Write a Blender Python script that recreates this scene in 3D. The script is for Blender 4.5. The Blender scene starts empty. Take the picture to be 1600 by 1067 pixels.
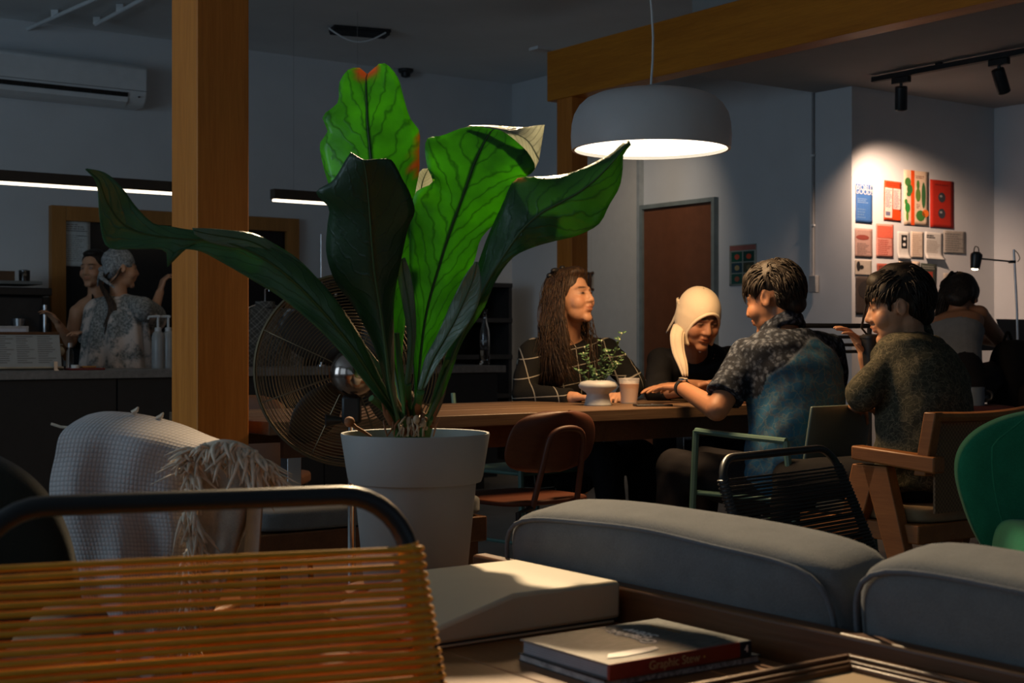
import bpy, bmesh, math, random
import numpy as np
from mathutils import Vector, Matrix, Euler
random.seed(7); RNG = np.random.default_rng(7)
SC = bpy.context.scene
COL = SC.collection
F = 2222.222; CX = 800.0; CY = 533.5; CAMZ = 1.0
CA, SA = math.cos(math.radians(35.8)), math.sin(math.radians(35.8))
RZ = math.radians(35.8)
def P(px, py, d): return Vector(((px-CX)/F*d, d, CAMZ+(CY-py)/F*d))
def W(a, b, z=0.0): return Vector((a*CA-b*SA, a*SA+b*CA, z))
def on_a(px, py, a):            # point of the vertical plane a = const under a pixel
    u = (px-CX)/F; y = a/(u*CA+SA); return Vector((u*y, y, CAMZ+(CY-py)/F*y))
def on_b(px, py, b):
    u = (px-CX)/F; y = b/(-u*SA+CA); return Vector((u*y, y, CAMZ+(CY-py)/F*y))
def ab(v): return (v.x*CA+v.y*SA, -v.x*SA+v.y*CA)

# ---------------------------------------------------------------- camera
cam = bpy.data.cameras.new('camera'); cam_o = bpy.data.objects.new('camera', cam); COL.objects.link(cam_o)
cam_o.location = (0, 0, CAMZ); cam_o.rotation_euler = (math.radians(90), 0, 0)
cam.sensor_width = 36; cam.lens = 50; cam.clip_start = .05
cam.dof.use_dof = True; cam.dof.focus_distance = 4.2; cam.dof.aperture_fstop = 7.0
SC.camera = cam_o
# ---------------------------------------------------------------- world, lights, exposure
SC.view_settings.view_transform = 'Standard'; SC.view_settings.look = 'None'
SC.view_settings.gamma = 1; SC.view_settings.exposure = 0; SC.view_settings.use_curve_mapping = False
w = bpy.data.worlds.new('world'); SC.world = w; w.use_nodes = True
w.node_tree.nodes['Background'].inputs[0].default_value = (.30, .42, .60, 1)
w.node_tree.nodes['Background'].inputs[1].default_value = .12
try:
    SC.cycles.use_denoising = True; SC.cycles.max_bounces = 7; SC.cycles.diffuse_bounces = 4
    SC.cycles.caustics_reflective = False; SC.cycles.caustics_refractive = False
    SC.cycles.sample_clamp_indirect = 4
except Exception: pass
def light(name, kind, loc, energy, color, target=None, **kw):
    l = bpy.data.lights.new(name, kind); l.energy = energy; l.color = color
    for k, v in kw.items(): setattr(l, k, v)
    o = bpy.data.objects.new(name, l); COL.objects.link(o); o.location = loc
    if target is not None:
        o.rotation_euler = (Vector(target)-Vector(loc)).to_track_quat('-Z', 'Y').to_euler()
    return o
# daylight through the three windows of the left wall (outside the frame)
for i, (b, e) in enumerate(((-.6, 4), (2.3, 14), (5.2, 48))):
    light('window_daylight', 'AREA', W(-2.75, b, 1.75), e, (.56, .77, .96), W(2, b+.3, 1.95), shape='RECTANGLE', size=2.0, size_y=1.9)
# dim daylight from the glazed entrance behind the camera
light('entrance_daylight', 'AREA', W(3.2, -2.9, 1.7), 5, (.50, .74, .96), W(3.6, 8, 1.3), shape='RECTANGLE', size=4.2, size_y=2.2)
# warm ceiling spot over the long table, behind the fern
SPOT_AT = (-.08, 5.2, 2.98); SPOT_TO = (.22, 2.62, .60)
light('ceiling_spot_light', 'SPOT', SPOT_AT, 800, (1.0, .74, .44), SPOT_TO, spot_size=math.radians(36), spot_blend=.45, shadow_soft_size=.03)
DOWN_AT = W(6.02, 7.12, 2.80); DOWN_TO = W(6.96, 8.2, 1.3)
# warm downlight washing the door wall and the end of the long table
light('ceiling_downlight', 'SPOT', DOWN_AT, 38, (1.0, .80, .60), DOWN_TO, spot_size=math.radians(84), spot_blend=1.0, shadow_soft_size=.06)
# the pendant's bulb
PEND = Vector((.508, 5.2, 1.70))
light('pendant_bulb', 'AREA', PEND+Vector((0, 0, .0)), 28, (1.0, .60, .28), PEND+Vector((0, 0, -1)), shape='DISK', size=.5)
# track spot washing the poster wall
light('poster_spot_light', 'SPOT', W(6.83, 5.53, 2.345), 105, (1.0, .66, .46), W(7.46, 6.0, 1.54), spot_size=math.radians(84), spot_blend=.9, shadow_soft_size=.03)

# ---------------------------------------------------------------- materials
def S(r, g, b):
    def c(x):
        x /= 255.0
        return x/12.92 if x <= .04045 else ((x+.055)/1.055)**2.4
    return (c(r), c(g), c(b), 1)
class N:
    def __init__(s, name):
        s.m = bpy.data.materials.new(name); s.m.use_nodes = True; s.t = s.m.node_tree
        s.b = s.t.nodes['Principled BSDF']; s.out = s.t.nodes['Material Output']
    def n(s, typ, **kw):
        x = s.t.nodes.new(typ)
        for k, v in kw.items(): setattr(x, k, v)
        return x
    def l(s, a, b): s.t.links.new(a, b)
    def coord(s, kind='Object', scale=(1, 1, 1), rot=(0, 0, 0)):
        tc = s.n('ShaderNodeTexCoord'); mp = s.n('ShaderNodeMapping')
        mp.inputs['Scale'].default_value = scale; mp.inputs['Rotation'].default_value = rot
        s.l(tc.outputs[kind], mp.inputs['Vector']); return mp.outputs['Vector']
    def noise(s, vec, scale, detail=4, rough=.55):
        x = s.n('ShaderNodeTexNoise'); x.inputs['Scale'].default_value = scale; x.inputs['Detail'].default_value = detail
        x.inputs['Roughness'].default_value = rough
        if vec: s.l(vec, x.inputs['Vector'])
        return x.outputs['Fac']
    def ramp(s, fac, stops, interp='LINEAR'):
        r = s.n('ShaderNodeValToRGB'); r.color_ramp.interpolation = interp
        e = r.color_ramp.elements
        e[0].position, e[0].color = stops[0][0], stops[0][1]
        e[1].position, e[1].color = stops[-1][0], stops[-1][1]
        for p, c in stops[1:-1]:
            q = e.new(p); q.color = c
        s.l(fac, r.inputs['Fac']); return r.outputs['Color']
    def mix(s, fac, a, b, mode='MIX'):
        x = s.n('ShaderNodeMix', data_type='RGBA', blend_type=mode)
        for sock, v in ((x.inputs['Factor'], fac), (x.inputs['A'], a), (x.inputs['B'], b)):
            if isinstance(v, (int, float)): sock.default_value = v
            elif isinstance(v, tuple): sock.default_value = v
            else: s.l(v, sock)
        return x.outputs['Result']
    def mth(s, op, a, b=0.0):
        x = s.n('ShaderNodeMath', operation=op)
        for i, v in enumerate((a, b)):
            if isinstance(v, (int, float)): x.inputs[i].default_value = v
            else: s.l(v, x.inputs[i])
        return x.outputs[0]
    def bump(s, h, strength=.3, dist=.01):
        x = s.n('ShaderNodeBump'); x.inputs['Strength'].default_value = strength; x.inputs['Distance'].default_value = dist
        s.l(h, x.inputs['Height']); s.l(x.outputs['Normal'], s.b.inputs['Normal'])
    def base(s, c):
        if isinstance(c, tuple): s.b.inputs['Base Color'].default_value = c
        else: s.l(c, s.b.inputs['Base Color'])
    def set(s, **kw):
        mp = dict(rough='Roughness', metal='Metallic', spec='Specular IOR Level', trans='Transmission Weight', ior='IOR', sheen='Sheen Weight', coat='Coat Weight', alpha='Alpha', emit='Emission Strength', emc='Emission Color')
        for k, v in kw.items(): s.b.inputs[mp[k]].default_value = v
        return s
def plain(name, col, rough=.6, metal=0, var=.12, scale=14, bump=0, bscale=120, bdist=.004, spec=.4, **kw):
    k = N(name); v = k.coord()
    d = tuple(c*(1-var) for c in col[:3])+(1,); h = tuple(min(1, c*(1+var)) for c in col[:3])+(1,)
    k.base(k.ramp(k.noise(v, scale), [(.3, d), (.7, h)]))
    k.set(rough=rough, metal=metal, spec=spec, **kw)
    if bump: k.bump(k.noise(v, bscale, 3), bump, bdist)
    return k.m
def wood(name, dark, light_, axis='z', scale=9, stretch=.07, rough=.5, spec=.35):
    k = N(name); sc = {'x': (stretch, 1, 1), 'y': (1, stretch, 1), 'z': (1, 1, stretch)}[axis]
    v = k.coord('Object', sc)
    f = k.noise(v, scale*3, 6, .6); g = k.noise(v, scale*22, 3, .5)
    k.base(k.mix(.3, k.ramp(f, [(.3, dark), (.72, light_)]), k.ramp(g, [(.35, dark), (.65, light_)])))
    k.set(rough=rough, spec=spec); k.bump(g, .15, .002); return k.m
def emis(name, col, strength):
    k = N(name); k.base(col); k.set(emit=strength, emc=col); return k.m
def glass(name, col=(1, 1, 1, 1), rough=.02):
    k = N(name); k.base(col); k.set(rough=rough, trans=1.0, ior=1.45); return k.m

# ---------------------------------------------------------------- geometry
class G:
    def __init__(s): s.v = []; s.f = []; s.uv = None
    def add(s, v, f):
        o = len(s.v); s.v += [tuple(p) for p in v]; s.f += [tuple(i+o for i in q) for q in f]; return s
    def box(s, c, size, m=None):
        x, y, z = (q/2 for q in size); c = Vector(c)
        vs = [Vector((i*x, j*y, k*z)) for i in (-1, 1) for j in (-1, 1) for k in (-1, 1)]
        vs = [c+(m @ q if m is not None else q) for q in vs]
        return s.add(vs, [(0, 1, 3, 2), (4, 6, 7, 5), (0, 4, 5, 1), (2, 3, 7, 6), (0, 2, 6, 4), (1, 5, 7, 3)])
    def box2(s, lo, hi): 
        return s.box([(a+b)/2 for a, b in zip(lo, hi)], [abs(b-a) for a, b in zip(lo, hi)])
    def abox(s, a0, a1, b0, b1, z0, z1):     # box in the room frame
        m = Matrix.Rotation(RZ, 3, 'Z')
        return s.box(W((a0+a1)/2, (b0+b1)/2, (z0+z1)/2), (abs(a1-a0), abs(b1-b0), abs(z1-z0)), m)
    def hexa(s, p):   # 8 points: bottom ring 4, top ring 4
        return s.add(p, [(3, 2, 1, 0), (4, 5, 6, 7), (0, 1, 5, 4), (1, 2, 6, 5), (2, 3, 7, 6), (3, 0, 4, 7)])
    def tube(s, pts, r, n=8, closed=False, flat=1.0, up=None):
        pts = [Vector(p) for p in pts]; L = len(pts)
        rr = list(r) if hasattr(r, '__len__') else [r]*L
        ring0 = len(s.v); prev = None
        for i, p in enumerate(pts):
            if closed: t = pts[(i+1) % L]-pts[i-1]
            else: t = pts[min(i+1, L-1)]-pts[max(i-1, 0)]
            t = t.normalized() if t.length > 1e-9 else Vector((0, 0, 1))
            if prev is None:
                q = Vector(up) if up else (Vector((0, 0, 1)) if abs(t.z) < .9 else Vector((1, 0, 0)))
                nx = t.cross(q).normalized()
            else:
                nx = prev-t*prev.dot(t); nx = nx.normalized() if nx.length > 1e-6 else t.orthogonal().normalized()
            prev = nx; ny = t.cross(nx)
            for k in range(n):
                a = 2*math.pi*k/n
                s.v.append(tuple(p+nx*(math.cos(a)*rr[i])+ny*(math.sin(a)*rr[i]*flat)))
        for i in range(L if closed else L-1):
            a = ring0+i*n; b = ring0+((i+1) % L)*n
            for k in range(n):
                s.f.append((a+k, a+(k+1) % n, b+(k+1) % n, b+k))
        if not closed:
            s.f.append(tuple(ring0+k for k in range(n))[::-1]); s.f.append(tuple(ring0+(L-1)*n+k for k in range(n)))
        return s
    def lathe(s, prof, c=(0, 0, 0), n=32, m=None):
        c = Vector(c); o = len(s.v); L = len(prof)
        for r, z in prof:
            for k in range(n):
                a = 2*math.pi*k/n; q = Vector((r*math.cos(a), r*math.sin(a), z))
                s.v.append(tuple(c+(m @ q if m is not None else q)))
        for i in range(L-1):
            for k in range(n):
                s.f.append((o+i*n+k, o+i*n+(k+1) % n, o+(i+1)*n+(k+1) % n, o+(i+1)*n+k))
        if prof[0][0] > 1e-6: s.f.append(tuple(o+k for k in range(n))[::-1])
        if prof[-1][0] > 1e-6: s.f.append(tuple(o+(L-1)*n+k for k in range(n)))
        return s
    def ell(s, c, r, m=None, nu=20, nv=12):
        c = Vector(c); r = (r, r, r) if isinstance(r, (int, float)) else r; o = len(s.v)
        def T(q): return tuple(c+(m @ q if m is not None else q))
        s.v.append(T(Vector((0, 0, -r[2]))))
        for i in range(1, nv):
            t = math.pi*i/nv-math.pi/2
            for k in range(nu):
                a = 2*math.pi*k/nu
                s.v.append(T(Vector((r[0]*math.cos(t)*math.cos(a), r[1]*math.cos(t)*math.sin(a), r[2]*math.sin(t)))))
        s.v.append(T(Vector((0, 0, r[2])))); e = len(s.v)-1
        for k in range(nu):
            s.f.append((o, o+1+(k+1) % nu, o+1+k)); b = o+1+(nv-2)*nu
            s.f.append((e, b+k, b+(k+1) % nu))
        for i in range(nv-2):
            for k in range(nu):
                a = o+1+i*nu
                s.f.append((a+k, a+(k+1) % nu, a+nu+(k+1) % nu, a+nu+k))
        return s
    def cap(s, p0, p1, r0, r1, n=14):      # tapered capsule
        p0 = Vector(p0); p1 = Vector(p1); d = (p1-p0); L = d.length
        if L < 1e-6: return s.ell(p0, max(r0, r1))
        m = d.to_track_quat('Z', 'Y').to_matrix(); prof = []
        for i in range(6):
            t = -math.pi/2+math.pi/2*i/5; prof.append((r0*math.cos(t), r0*math.sin(t)))
        for i in range(6):
            t = math.pi/2*i/5; prof.append((r1*math.cos(t), L+r1*math.sin(t)))
        prof[0] = (0, prof[0][1]); prof[-1] = (0, prof[-1][1])
        return s.lathe(prof, p0, n, m)
    def frus(s, p0, p1, r0, r1, n=16, flat=1.0):
        p0 = Vector(p0); p1 = Vector(p1); d = p1-p0
        m = d.to_track_quat('Z', 'Y').to_matrix()
        return s.lathe([(r0, 0), (r1, d.length)], p0, n, m)
    def grid(s, rows, uv=False):
        o = len(s.v); nr = len(rows); nc = len(rows[0])
        for r in rows: s.v += [tuple(p) for p in r]
        for i in range(nr-1):
            for j in range(nc-1):
                s.f.append((o+i*nc+j, o+i*nc+j+1, o+(i+1)*nc+j+1, o+(i+1)*nc+j))
        if uv:
            if s.uv is None: s.uv = {}
            for i in range(nr):
                for j in range(nc): s.uv[o+i*nc+j] = (j/(nc-1), i/(nr-1))
        return s
    def prism(s, poly, off):
        off = Vector(off); n = len(poly); poly = [Vector(p) for p in poly]
        return s.add(poly+[p+off for p in poly], [tuple(range(n))[::-1], tuple(range(n, 2*n))]+[(i, (i+1) % n, n+(i+1) % n, n+i) for i in range(n)])
    def mesh(s, name):
        me = bpy.data.meshes.new(name); me.from_pydata(s.v, [], s.f)
        if s.uv:
            l = me.uv_layers.new(name='UVMap')
            for lp in me.loops: l.data[lp.index].uv = s.uv.get(lp.vertex_index, (0, 0))
        bm = bmesh.new(); bm.from_mesh(me); bmesh.ops.recalc_face_normals(bm, faces=bm.faces); bm.to_mesh(me); bm.free()
        me.validate(); return me
MW = {}
def tag(o, label=None, cat=None, group=None, kind=None):
    if label: o['label'] = label
    if cat: o['category'] = cat
    if group: o['group'] = group
    if kind: o['kind'] = kind
    return o
def thing(name, label, cat, loc=(0, 0, 0), rz=0, group=None):
    o = bpy.data.objects.new(name, None); COL.objects.link(o); o.empty_display_size = .1
    o.location = loc; o.rotation_euler = (0, 0, rz)
    MW[o] = Matrix.Translation(Vector(loc)) @ Matrix.Rotation(rz, 4, 'Z')
    return tag(o, label, cat, group)
def link(name, me, mats, parent=None, smooth=True, local=False, bevel=0, solid=0, sub=0, label=None, kind=None, angle=40, soff=0):
    o = bpy.data.objects.new(name, me); COL.objects.link(o)
    for m in (mats if isinstance(mats, (list, tuple)) else [mats]): me.materials.append(m)
    if parent is not None:
        M_ = MW[parent]; MW[o] = M_
        if not local: me.transform(M_.inverted())
        o.parent = parent
    else: MW[o] = Matrix.Identity(4)
    if smooth:
        me.polygons.foreach_set('use_smooth', [True]*len(me.polygons))
        if angle < 180:
            try: me.set_sharp_from_angle(angle=math.radians(angle))
            except Exception: pass
    if solid:
        q = o.modifiers.new('solid', 'SOLIDIFY'); q.thickness = solid; q.offset = soff
    if bevel:
        q = o.modifiers.new('bevel', 'BEVEL'); q.width = bevel; q.segments = 2; q.limit_method = 'ANGLE'; q.angle_limit = math.radians(40)
    if sub:
        q = o.modifiers.new('sub', 'SUBSURF'); q.levels = sub; q.render_levels = sub
    tag(o, label, kind=kind); return o
def obj(name, g, mats, parent=None, **kw): return link(name, g.mesh(name), mats, parent, **kw)
def one(name, g, mats, label, cat, group=None, **kw):     # a thing that is a single mesh
    o = obj(name, g, mats, None, **kw)
    return tag(o, label, cat, group)
def struct(name, g, mats, **kw):
    kw.setdefault('smooth', False); o = obj(name, g, mats, None, **kw); o['kind'] = 'structure'; return o
def copy_tree(o, parent=None):
    c = o.copy(); COL.objects.link(c); MW[c] = MW.get(o)
    if parent is not None: c.parent = parent
    for ch in list(o.children): copy_tree(ch, c)
    return c
def crom(pts, n):       # Catmull-Rom through points, n samples, by arc length
    p = np.array([list(q) for q in pts], float)
    d = np.concatenate([[0], np.cumsum(np.linalg.norm(np.diff(p, axis=0), axis=1)**.75)]); d /= d[-1]
    pe = np.vstack([2*p[0]-p[1], p, 2*p[-1]-p[-2]]); de = np.concatenate([[-d[1]], d, [2-d[-2]]])
    t = np.linspace(0, 1, n); out = []
    for x in t:
        i = min(max(np.searchsorted(d, x, side='right')-1, 0), len(p)-2); k = i+1
        h = de[k+1]-de[k]; u = (x-de[k])/h
        m0 = (pe[k+1]-pe[k-1])/(de[k+1]-de[k-1])*h; m1 = (pe[k+2]-pe[k])/(de[k+2]-de[k])*h
        out.append((2*u**3-3*u*u+1)*pe[k]+(u**3-2*u*u+u)*m0+(-2*u**3+3*u*u)*pe[k+1]+(u**3-u*u)*m1)
    return np.array(out)
def pillow(half, n=14, pw=5.0, puff=.25):      # rounded cushion, local, unit directions scaled by half sizes
    g = G(); seen = {}
    def vid(p):
        k = tuple(round(x, 5) for x in p)
        if k not in seen: seen[k] = len(g.v); g.v.append(p)
        return seen[k]
    for ax in range(3):
        for sg in (-1, 1):
            for i in range(n):
                for j in range(n):
                    q = []
                    for a, b in ((i, j), (i+1, j), (i+1, j+1), (i, j+1)):
                        c = [0, 0, 0]; c[ax] = sg; c[(ax+1) % 3] = -1+2*a/n; c[(ax+2) % 3] = -1+2*b/n; q.append(vid(tuple(c)))
                    g.f.append(tuple(q if sg > 0 else q[::-1]))
    out = []
    for c in g.v:
        v = np.array(c); l = (np.abs(v)**pw).sum()**(1/pw); v = v/l
        e = max(abs(v[0]), abs(v[2])); v[1] *= 1-puff*e**4
        out.append(tuple(v[i]*half[i] for i in range(3)))
    g.v = out; return g
def xform(g, m):
    g.v = [tuple(m @ Vector(p)) for p in g.v]; return g
def blob(name, g, voxel, smooth=3, fn=None, colfn=None):        # union of closed shapes -> one continuous skin
    me = g.mesh(name); o = bpy.data.objects.new(name, me); COL.objects.link(o)
    r = o.modifiers.new('r', 'REMESH'); r.mode = 'VOXEL'; r.voxel_size = voxel; r.adaptivity = 0
    if smooth:
        q = o.modifiers.new('s', 'SMOOTH'); q.factor = .5; q.iterations = smooth
    dg = bpy.context.evaluated_depsgraph_get(); dg.update()
    m2 = bpy.data.meshes.new_from_object(o.evaluated_get(dg)); m2.name = name
    bpy.data.objects.remove(o); bpy.data.meshes.remove(me)
    nv = len(m2.vertices); co = np.empty(nv*3, np.float32); m2.vertices.foreach_get('co', co); co = co.reshape(-1, 3).astype(float)
    if fn is not None:
        no = np.empty(nv*3, np.float32); m2.vertices.foreach_get('normal', no); no = no.reshape(-1, 3).astype(float)
        co = fn(co, no); m2.vertices.foreach_set('co', co.astype(np.float32).ravel())
    if colfn is not None:
        c = np.ones((nv, 4), np.float32); c[:, :3] = colfn(co)
        at = m2.color_attributes.new('Col', 'FLOAT_COLOR', 'POINT'); at.data.foreach_set('color', c.ravel())
    m2.update(); return m2
# ---------------------------------------------------------------- shared materials
M = {}
M['wall'] = plain('wall_paint', (.62, .64, .66, 1), .9, var=.04, scale=3, bump=.08, bscale=60)
M['wall_low'] = plain('lower_wall_paint', (.10, .10, .10, 1), .8, var=.1)
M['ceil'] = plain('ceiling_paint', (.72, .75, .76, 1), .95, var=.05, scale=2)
M['ceil_low'] = plain('low_ceiling_dimmed', (.36, .36, .35, 1), .95, var=.05, scale=2)  # ceiling paint darkened in colour to hold back bounced lamp light
M['floor'] = plain('concrete_floor', (.16, .145, .125, 1), .55, var=.25, scale=2.5, bump=.05, bscale=30)
M['beam'] = wood('orange_timber', (.46, .135, .012, 1), (.68, .235, .034, 1), 'z', 6, .06, .5)
M['beamb'] = wood('orange_timber_beam', (.44, .14, .008, 1), (.68, .25, .018, 1), 'y', 6, .06, .5)
M['frame_wood'] = wood('oak_frame', (.30, .13, .03, 1), (.45, .2, .05, 1), 'z', 6, .08)
M['black'] = plain('black_paint', (.012, .012, .013, 1), .45, var=.2)
M['dark'] = plain('dark_laminate', (.02, .02, .022, 1), .5, var=.2)
M['steel'] = plain('brushed_steel', (.55, .56, .58, 1), .3, 1.0, var=.05)
M['chrome'] = plain('chrome', (.75, .76, .78, 1), .1, 1.0, var=.02)
M['white'] = plain('white_plastic', (.66, .68, .69, 1), .45, var=.04)
M['paper'] = plain('white_paper', (.62, .60, .56, 1), .85, var=.05, scale=40)
M['mint'] = plain('mint_metal', (.075, .15, .125, 1), .5, var=.06)
M['counter'] = plain('counter_stone', (.16, .16, .155, 1), .4, var=.2, scale=30)
M['table'] = wood('table_walnut', (.07, .038, .02, 1), (.185, .115, .065, 1), 'x', 7, .04, .42)
M['walnut'] = wood('sofa_walnut', (.075, .027, .008, 1), (.14, .055, .018, 1), 'y', 7, .05, .4)
M['sidetable'] = wood('side_table_wood', (.17, .065, .02, 1), (.30, .125, .04, 1), 'y', 6, .06, .38)
M['chairwood'] = wood('teak', (.20, .075, .022, 1), (.32, .13, .038, 1), 'y', 8, .08, .42)
M['redwood'] = wood('red_plywood', (.075, .021, .010, 1), (.115, .035, .015, 1), 'x', 7, .08, .45)
M['redmetal'] = plain('rust_red_metal', (.085, .025, .012, 1), .5)
M['glass'] = glass('clear_glass'); M['plastic_clear'] = plain('clear_plastic', (.9, .9, .9, 1), .08, var=.01, alpha=.16)
M['brass'] = plain('aged_brass', (.42, .30, .14, 1), .35, 1.0, var=.15)
def fabric(name, col, bscale=420, strength=.5, var=.18, scale=20, rough=.95, sheen=.15):
    k = N(name); v = k.coord()
    d = tuple(c*(1-var) for c in col[:3])+(1,); h = tuple(min(1, c*(1+var)) for c in col[:3])+(1,)
    k.base(k.mix(.5, k.ramp(k.noise(v, scale), [(.3, d), (.7, h)]), k.ramp(k.noise(v, 260), [(.3, d), (.7, h)])))
    k.set(rough=rough, sheen=sheen, spec=.15); k.bump(k.noise(v, bscale, 2), strength, .003); return k.m
M['sofa'] = fabric('grey_sofa_fabric', (.135, .139, .140, 1))
M['piping'] = fabric('grey_piping', (.12, .13, .145, 1))
M['green'] = fabric('green_velvet', (.018, .20, .095, 1), 300, .35, .2, sheen=.08)
M['olive'] = fabric('dark_olive_fabric', (.010, .012, .008, 1), 300, .3)
M['greypad'] = fabric('grey_pad', (.14, .15, .15, 1))
def skin(name, col):
    k = N(name); a = k.n('ShaderNodeVertexColor'); a.layer_name = 'Col'; v = k.coord()
    c = k.mix(1.0, a.outputs['Color'], k.ramp(k.noise(v, 40), [(.3, tuple(x*.9 for x in col[:3])+(1,)), (.7, col)]), 'MULTIPLY')
    k.base(c); k.set(rough=.5, spec=.35); k.b.inputs['Subsurface Weight'].default_value = .06
    k.b.inputs['Subsurface Radius'].default_value = (.012, .005, .003); k.bump(k.noise(v, 350, 2), .12, .001); return k.m
M['skin'] = skin('skin_light_brown', (.50, .26, .15, 1)); M['skin2'] = skin('skin_brown', (.36, .17, .09, 1))
def hairmat(name, a, b):
    k = N(name); v = k.coord('Object', (1, 1, .25)); k.base(k.ramp(k.noise(v, 160, 3), [(.35, a), (.7, b)])); k.set(rough=.55, spec=.25)
    k.bump(k.noise(v, 300, 2), .5, .002); return k.m
M['hair'] = hairmat('black_hair', (.006, .005, .004, 1), (.028, .020, .014, 1))
M['hairbrown'] = hairmat('dark_brown_hair', (.012, .007, .004, 1), (.07, .038, .02, 1))
M['eye'] = plain('eye_white', (.26, .24, .22, 1), .3); M['iris'] = plain('iris_dark', (.01, .006, .004, 1), .1)
# ---------------------------------------------------------------- room shell (local a,b,z room frame)
def rs(name, boxes, mat, **kw):
    g = G()
    for b in boxes: g.box2(b[:3], b[3:])
    o = struct(name, g, mat, **kw); o.rotation_euler = (0, 0, RZ); return o
ZC = 3.15; ZL = 2.605
rs('floor', [(-2.8, -3.2, -.1, 8.6, 9.9, 0)], M['floor'])
rs('ceiling_high', [(-2.8, -3.2, ZC, 8.6, 9.9, ZC+.1)], M['ceil'])
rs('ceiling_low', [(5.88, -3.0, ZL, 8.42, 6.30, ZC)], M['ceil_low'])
rs('wall_back', [(-2.8, 9.65, 0, 7.1, 9.8, ZC)], M['wall'])
rs('wall_door', [(6.96, 6.0, 0, 8.6, 9.65, ZC)], M['wall'])        # its -b face carries the posters
rs('wall_right', [(8.42, -3.2, 0, 8.6, 6.0, ZC)], M['wall'])
rs('wall_rear', [(-2.8, -3.2, 0, 8.6, -3.0, .35), (-2.8, -3.2, 2.75, 8.6, -3.0, ZC), (-2.8, -3.2, .35, .9, -3.0, 2.75), (5.5, -3.2, .35, 8.6, -3.0, 2.75)], M['wall'])
lw = [(-2.8, -3.0, 0, -2.6, 9.65, .75), (-2.8, -3.0, 2.75, -2.6, 9.65, ZC)]
for b0, b1 in ((-3.0, -1.7), (.5, 1.2), (3.4, 4.1), (6.3, 9.65)): lw.append((-2.8, b0, .75, -2.6, b1, 2.75))
rs('wall_left', lw, M['wall'])
for i, (b0, b1) in enumerate(((-1.7, .5), (1.2, 3.4), (4.1, 6.3))):
    m = (b0+b1)/2
    rs('window_%d' % (i+1), [(-2.74, b0, .75, -2.66, b0+.06, 2.75), (-2.74, b1-.06, .75, -2.66, b1, 2.75), (-2.74, b0, .75, -2.66, b1, .81), (-2.74, b0, 2.69, -2.66, b1, 2.75), (-2.73, m-.02, .81, -2.67, m+.02, 2.69)], M['black'])
# darker band of the back wall behind the bar, up to the worktop splashback
rs('trim_1', [(-2.5, 9.63, 0, 3.1, 9.65, 1.30), (4.95, 9.63, 0, 6.9, 9.65, 1.47)], M['wall_low'])
# timber column, post and beam
rs('column_timber', [(1.744, 4.044, 0, 1.914, 4.245, ZC)], M['beam'], bevel=.004)
rs('post_timber', [(5.745, 7.30, 0, 5.88, 7.46, 2.60)], M['beam'], bevel=.004)
rs('beam_timber', [(5.74, -3.0, 2.60, 5.88, 7.56, 2.93)], M['beamb'], bevel=.004)
rs('trim_2', [(5.62, 7.50, 2.93, 5.76, 7.60, 2.95)], M['white'])
# ceiling seam, pipes and vent
rs('trim_3', [(-2.6, 6.60, ZC-.02, 5.74, 6.64, ZC)], M['ceil'])
g = G()
for (p, q) in (((28, 52), (150, -2)), ((150, 38), (228, -4))):
    z = ZC-.05; a, b = [P(x, y, (z-CAMZ)*F/(CY-y)) for x, y in (p, q)]
    t = thing('ceiling_pipe', 'thin painted pipe run under the ceiling, the one %s' % ('over the air conditioner end' if p[0] > 100 else 'farther toward the left corner'), 'pipe', a)
    g = G().tube([a, b], .014, 10); obj('pipe', g, M['white'], t)
    for f in (.02, .5):
        c = a.lerp(b, f); obj('bracket', G().box(c+Vector((0, 0, .02)), (.045, .02, .05)), M['white'], t)
# vent strip on the ceiling
z = ZC; a = P(518, 42, (z-CAMZ)*F/(CY-42)); b = P(606, 49, (z-CAMZ)*F/(CY-49))
t = thing('ceiling_vent', 'dark narrow slot vent set on the grey ceiling', 'vent', a)
d = (b-a); ang = math.atan2(d.y, d.x); Lv = d.length; m = Matrix.Rotation(ang, 3, 'Z')
obj('backing', G().box((a+b)/2+Vector((0, 0, -.012)), (Lv, .16, .022), m), M['black'], t)
for k in range(7):
    o = obj('slat', G().box((a+b)/2+m @ Vector((0, -.065+k*.0217, -.03)), (Lv*.98, .006, .02), m), M['dark'], t)
g = G().tube([a+Vector((-.02, -.1, -.04))+m @ Vector((.4*f, -.05, -.08*math.sin(math.pi*f))) for f in np.linspace(0, 1, 10)], .006, 6)
obj('loop_wire', g, M['white'], t, label='thin white hanging wire loop')
# sprinkler / smoke sensor
c = P(634, 112, 2.13*F/(CY-112)); c.z = ZC
t = thing('smoke_detector', 'small dark round smoke detector on the ceiling near the wall', 'detector', c)
obj('mount', G().lathe([(.06, 0), (.06, -.02), (.05, -.03)], c, 20), M['dark'], t); obj('sensor', G().lathe([(.04, -.03), (.035, -.06), (.0, -.07)], c, 16), M['black'], t)
# conduit and switch box on the door wall
t = thing('conduit', 'thin vertical cable conduit running down the pale wall to a box', 'conduit', W(6.95, 6.31, 1.4), RZ)
CDM = plain('conduit_grey', (.28, .29, .30, 1), .7)
obj('pipe', G().tube([(-.004, 0, .02), (-.004, 0, 1.22)], .008, 8), CDM, t, local=True)
obj('junction_box', G().box((-.014, -.015, -.03), (.03, .06, .11)), CDM, t, local=True, bevel=.004)
for zz in (.35, .8): obj('clip', G().box((-.006, 0, zz), (.016, .03, .012)), M['ceil'], t, local=True)
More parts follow.
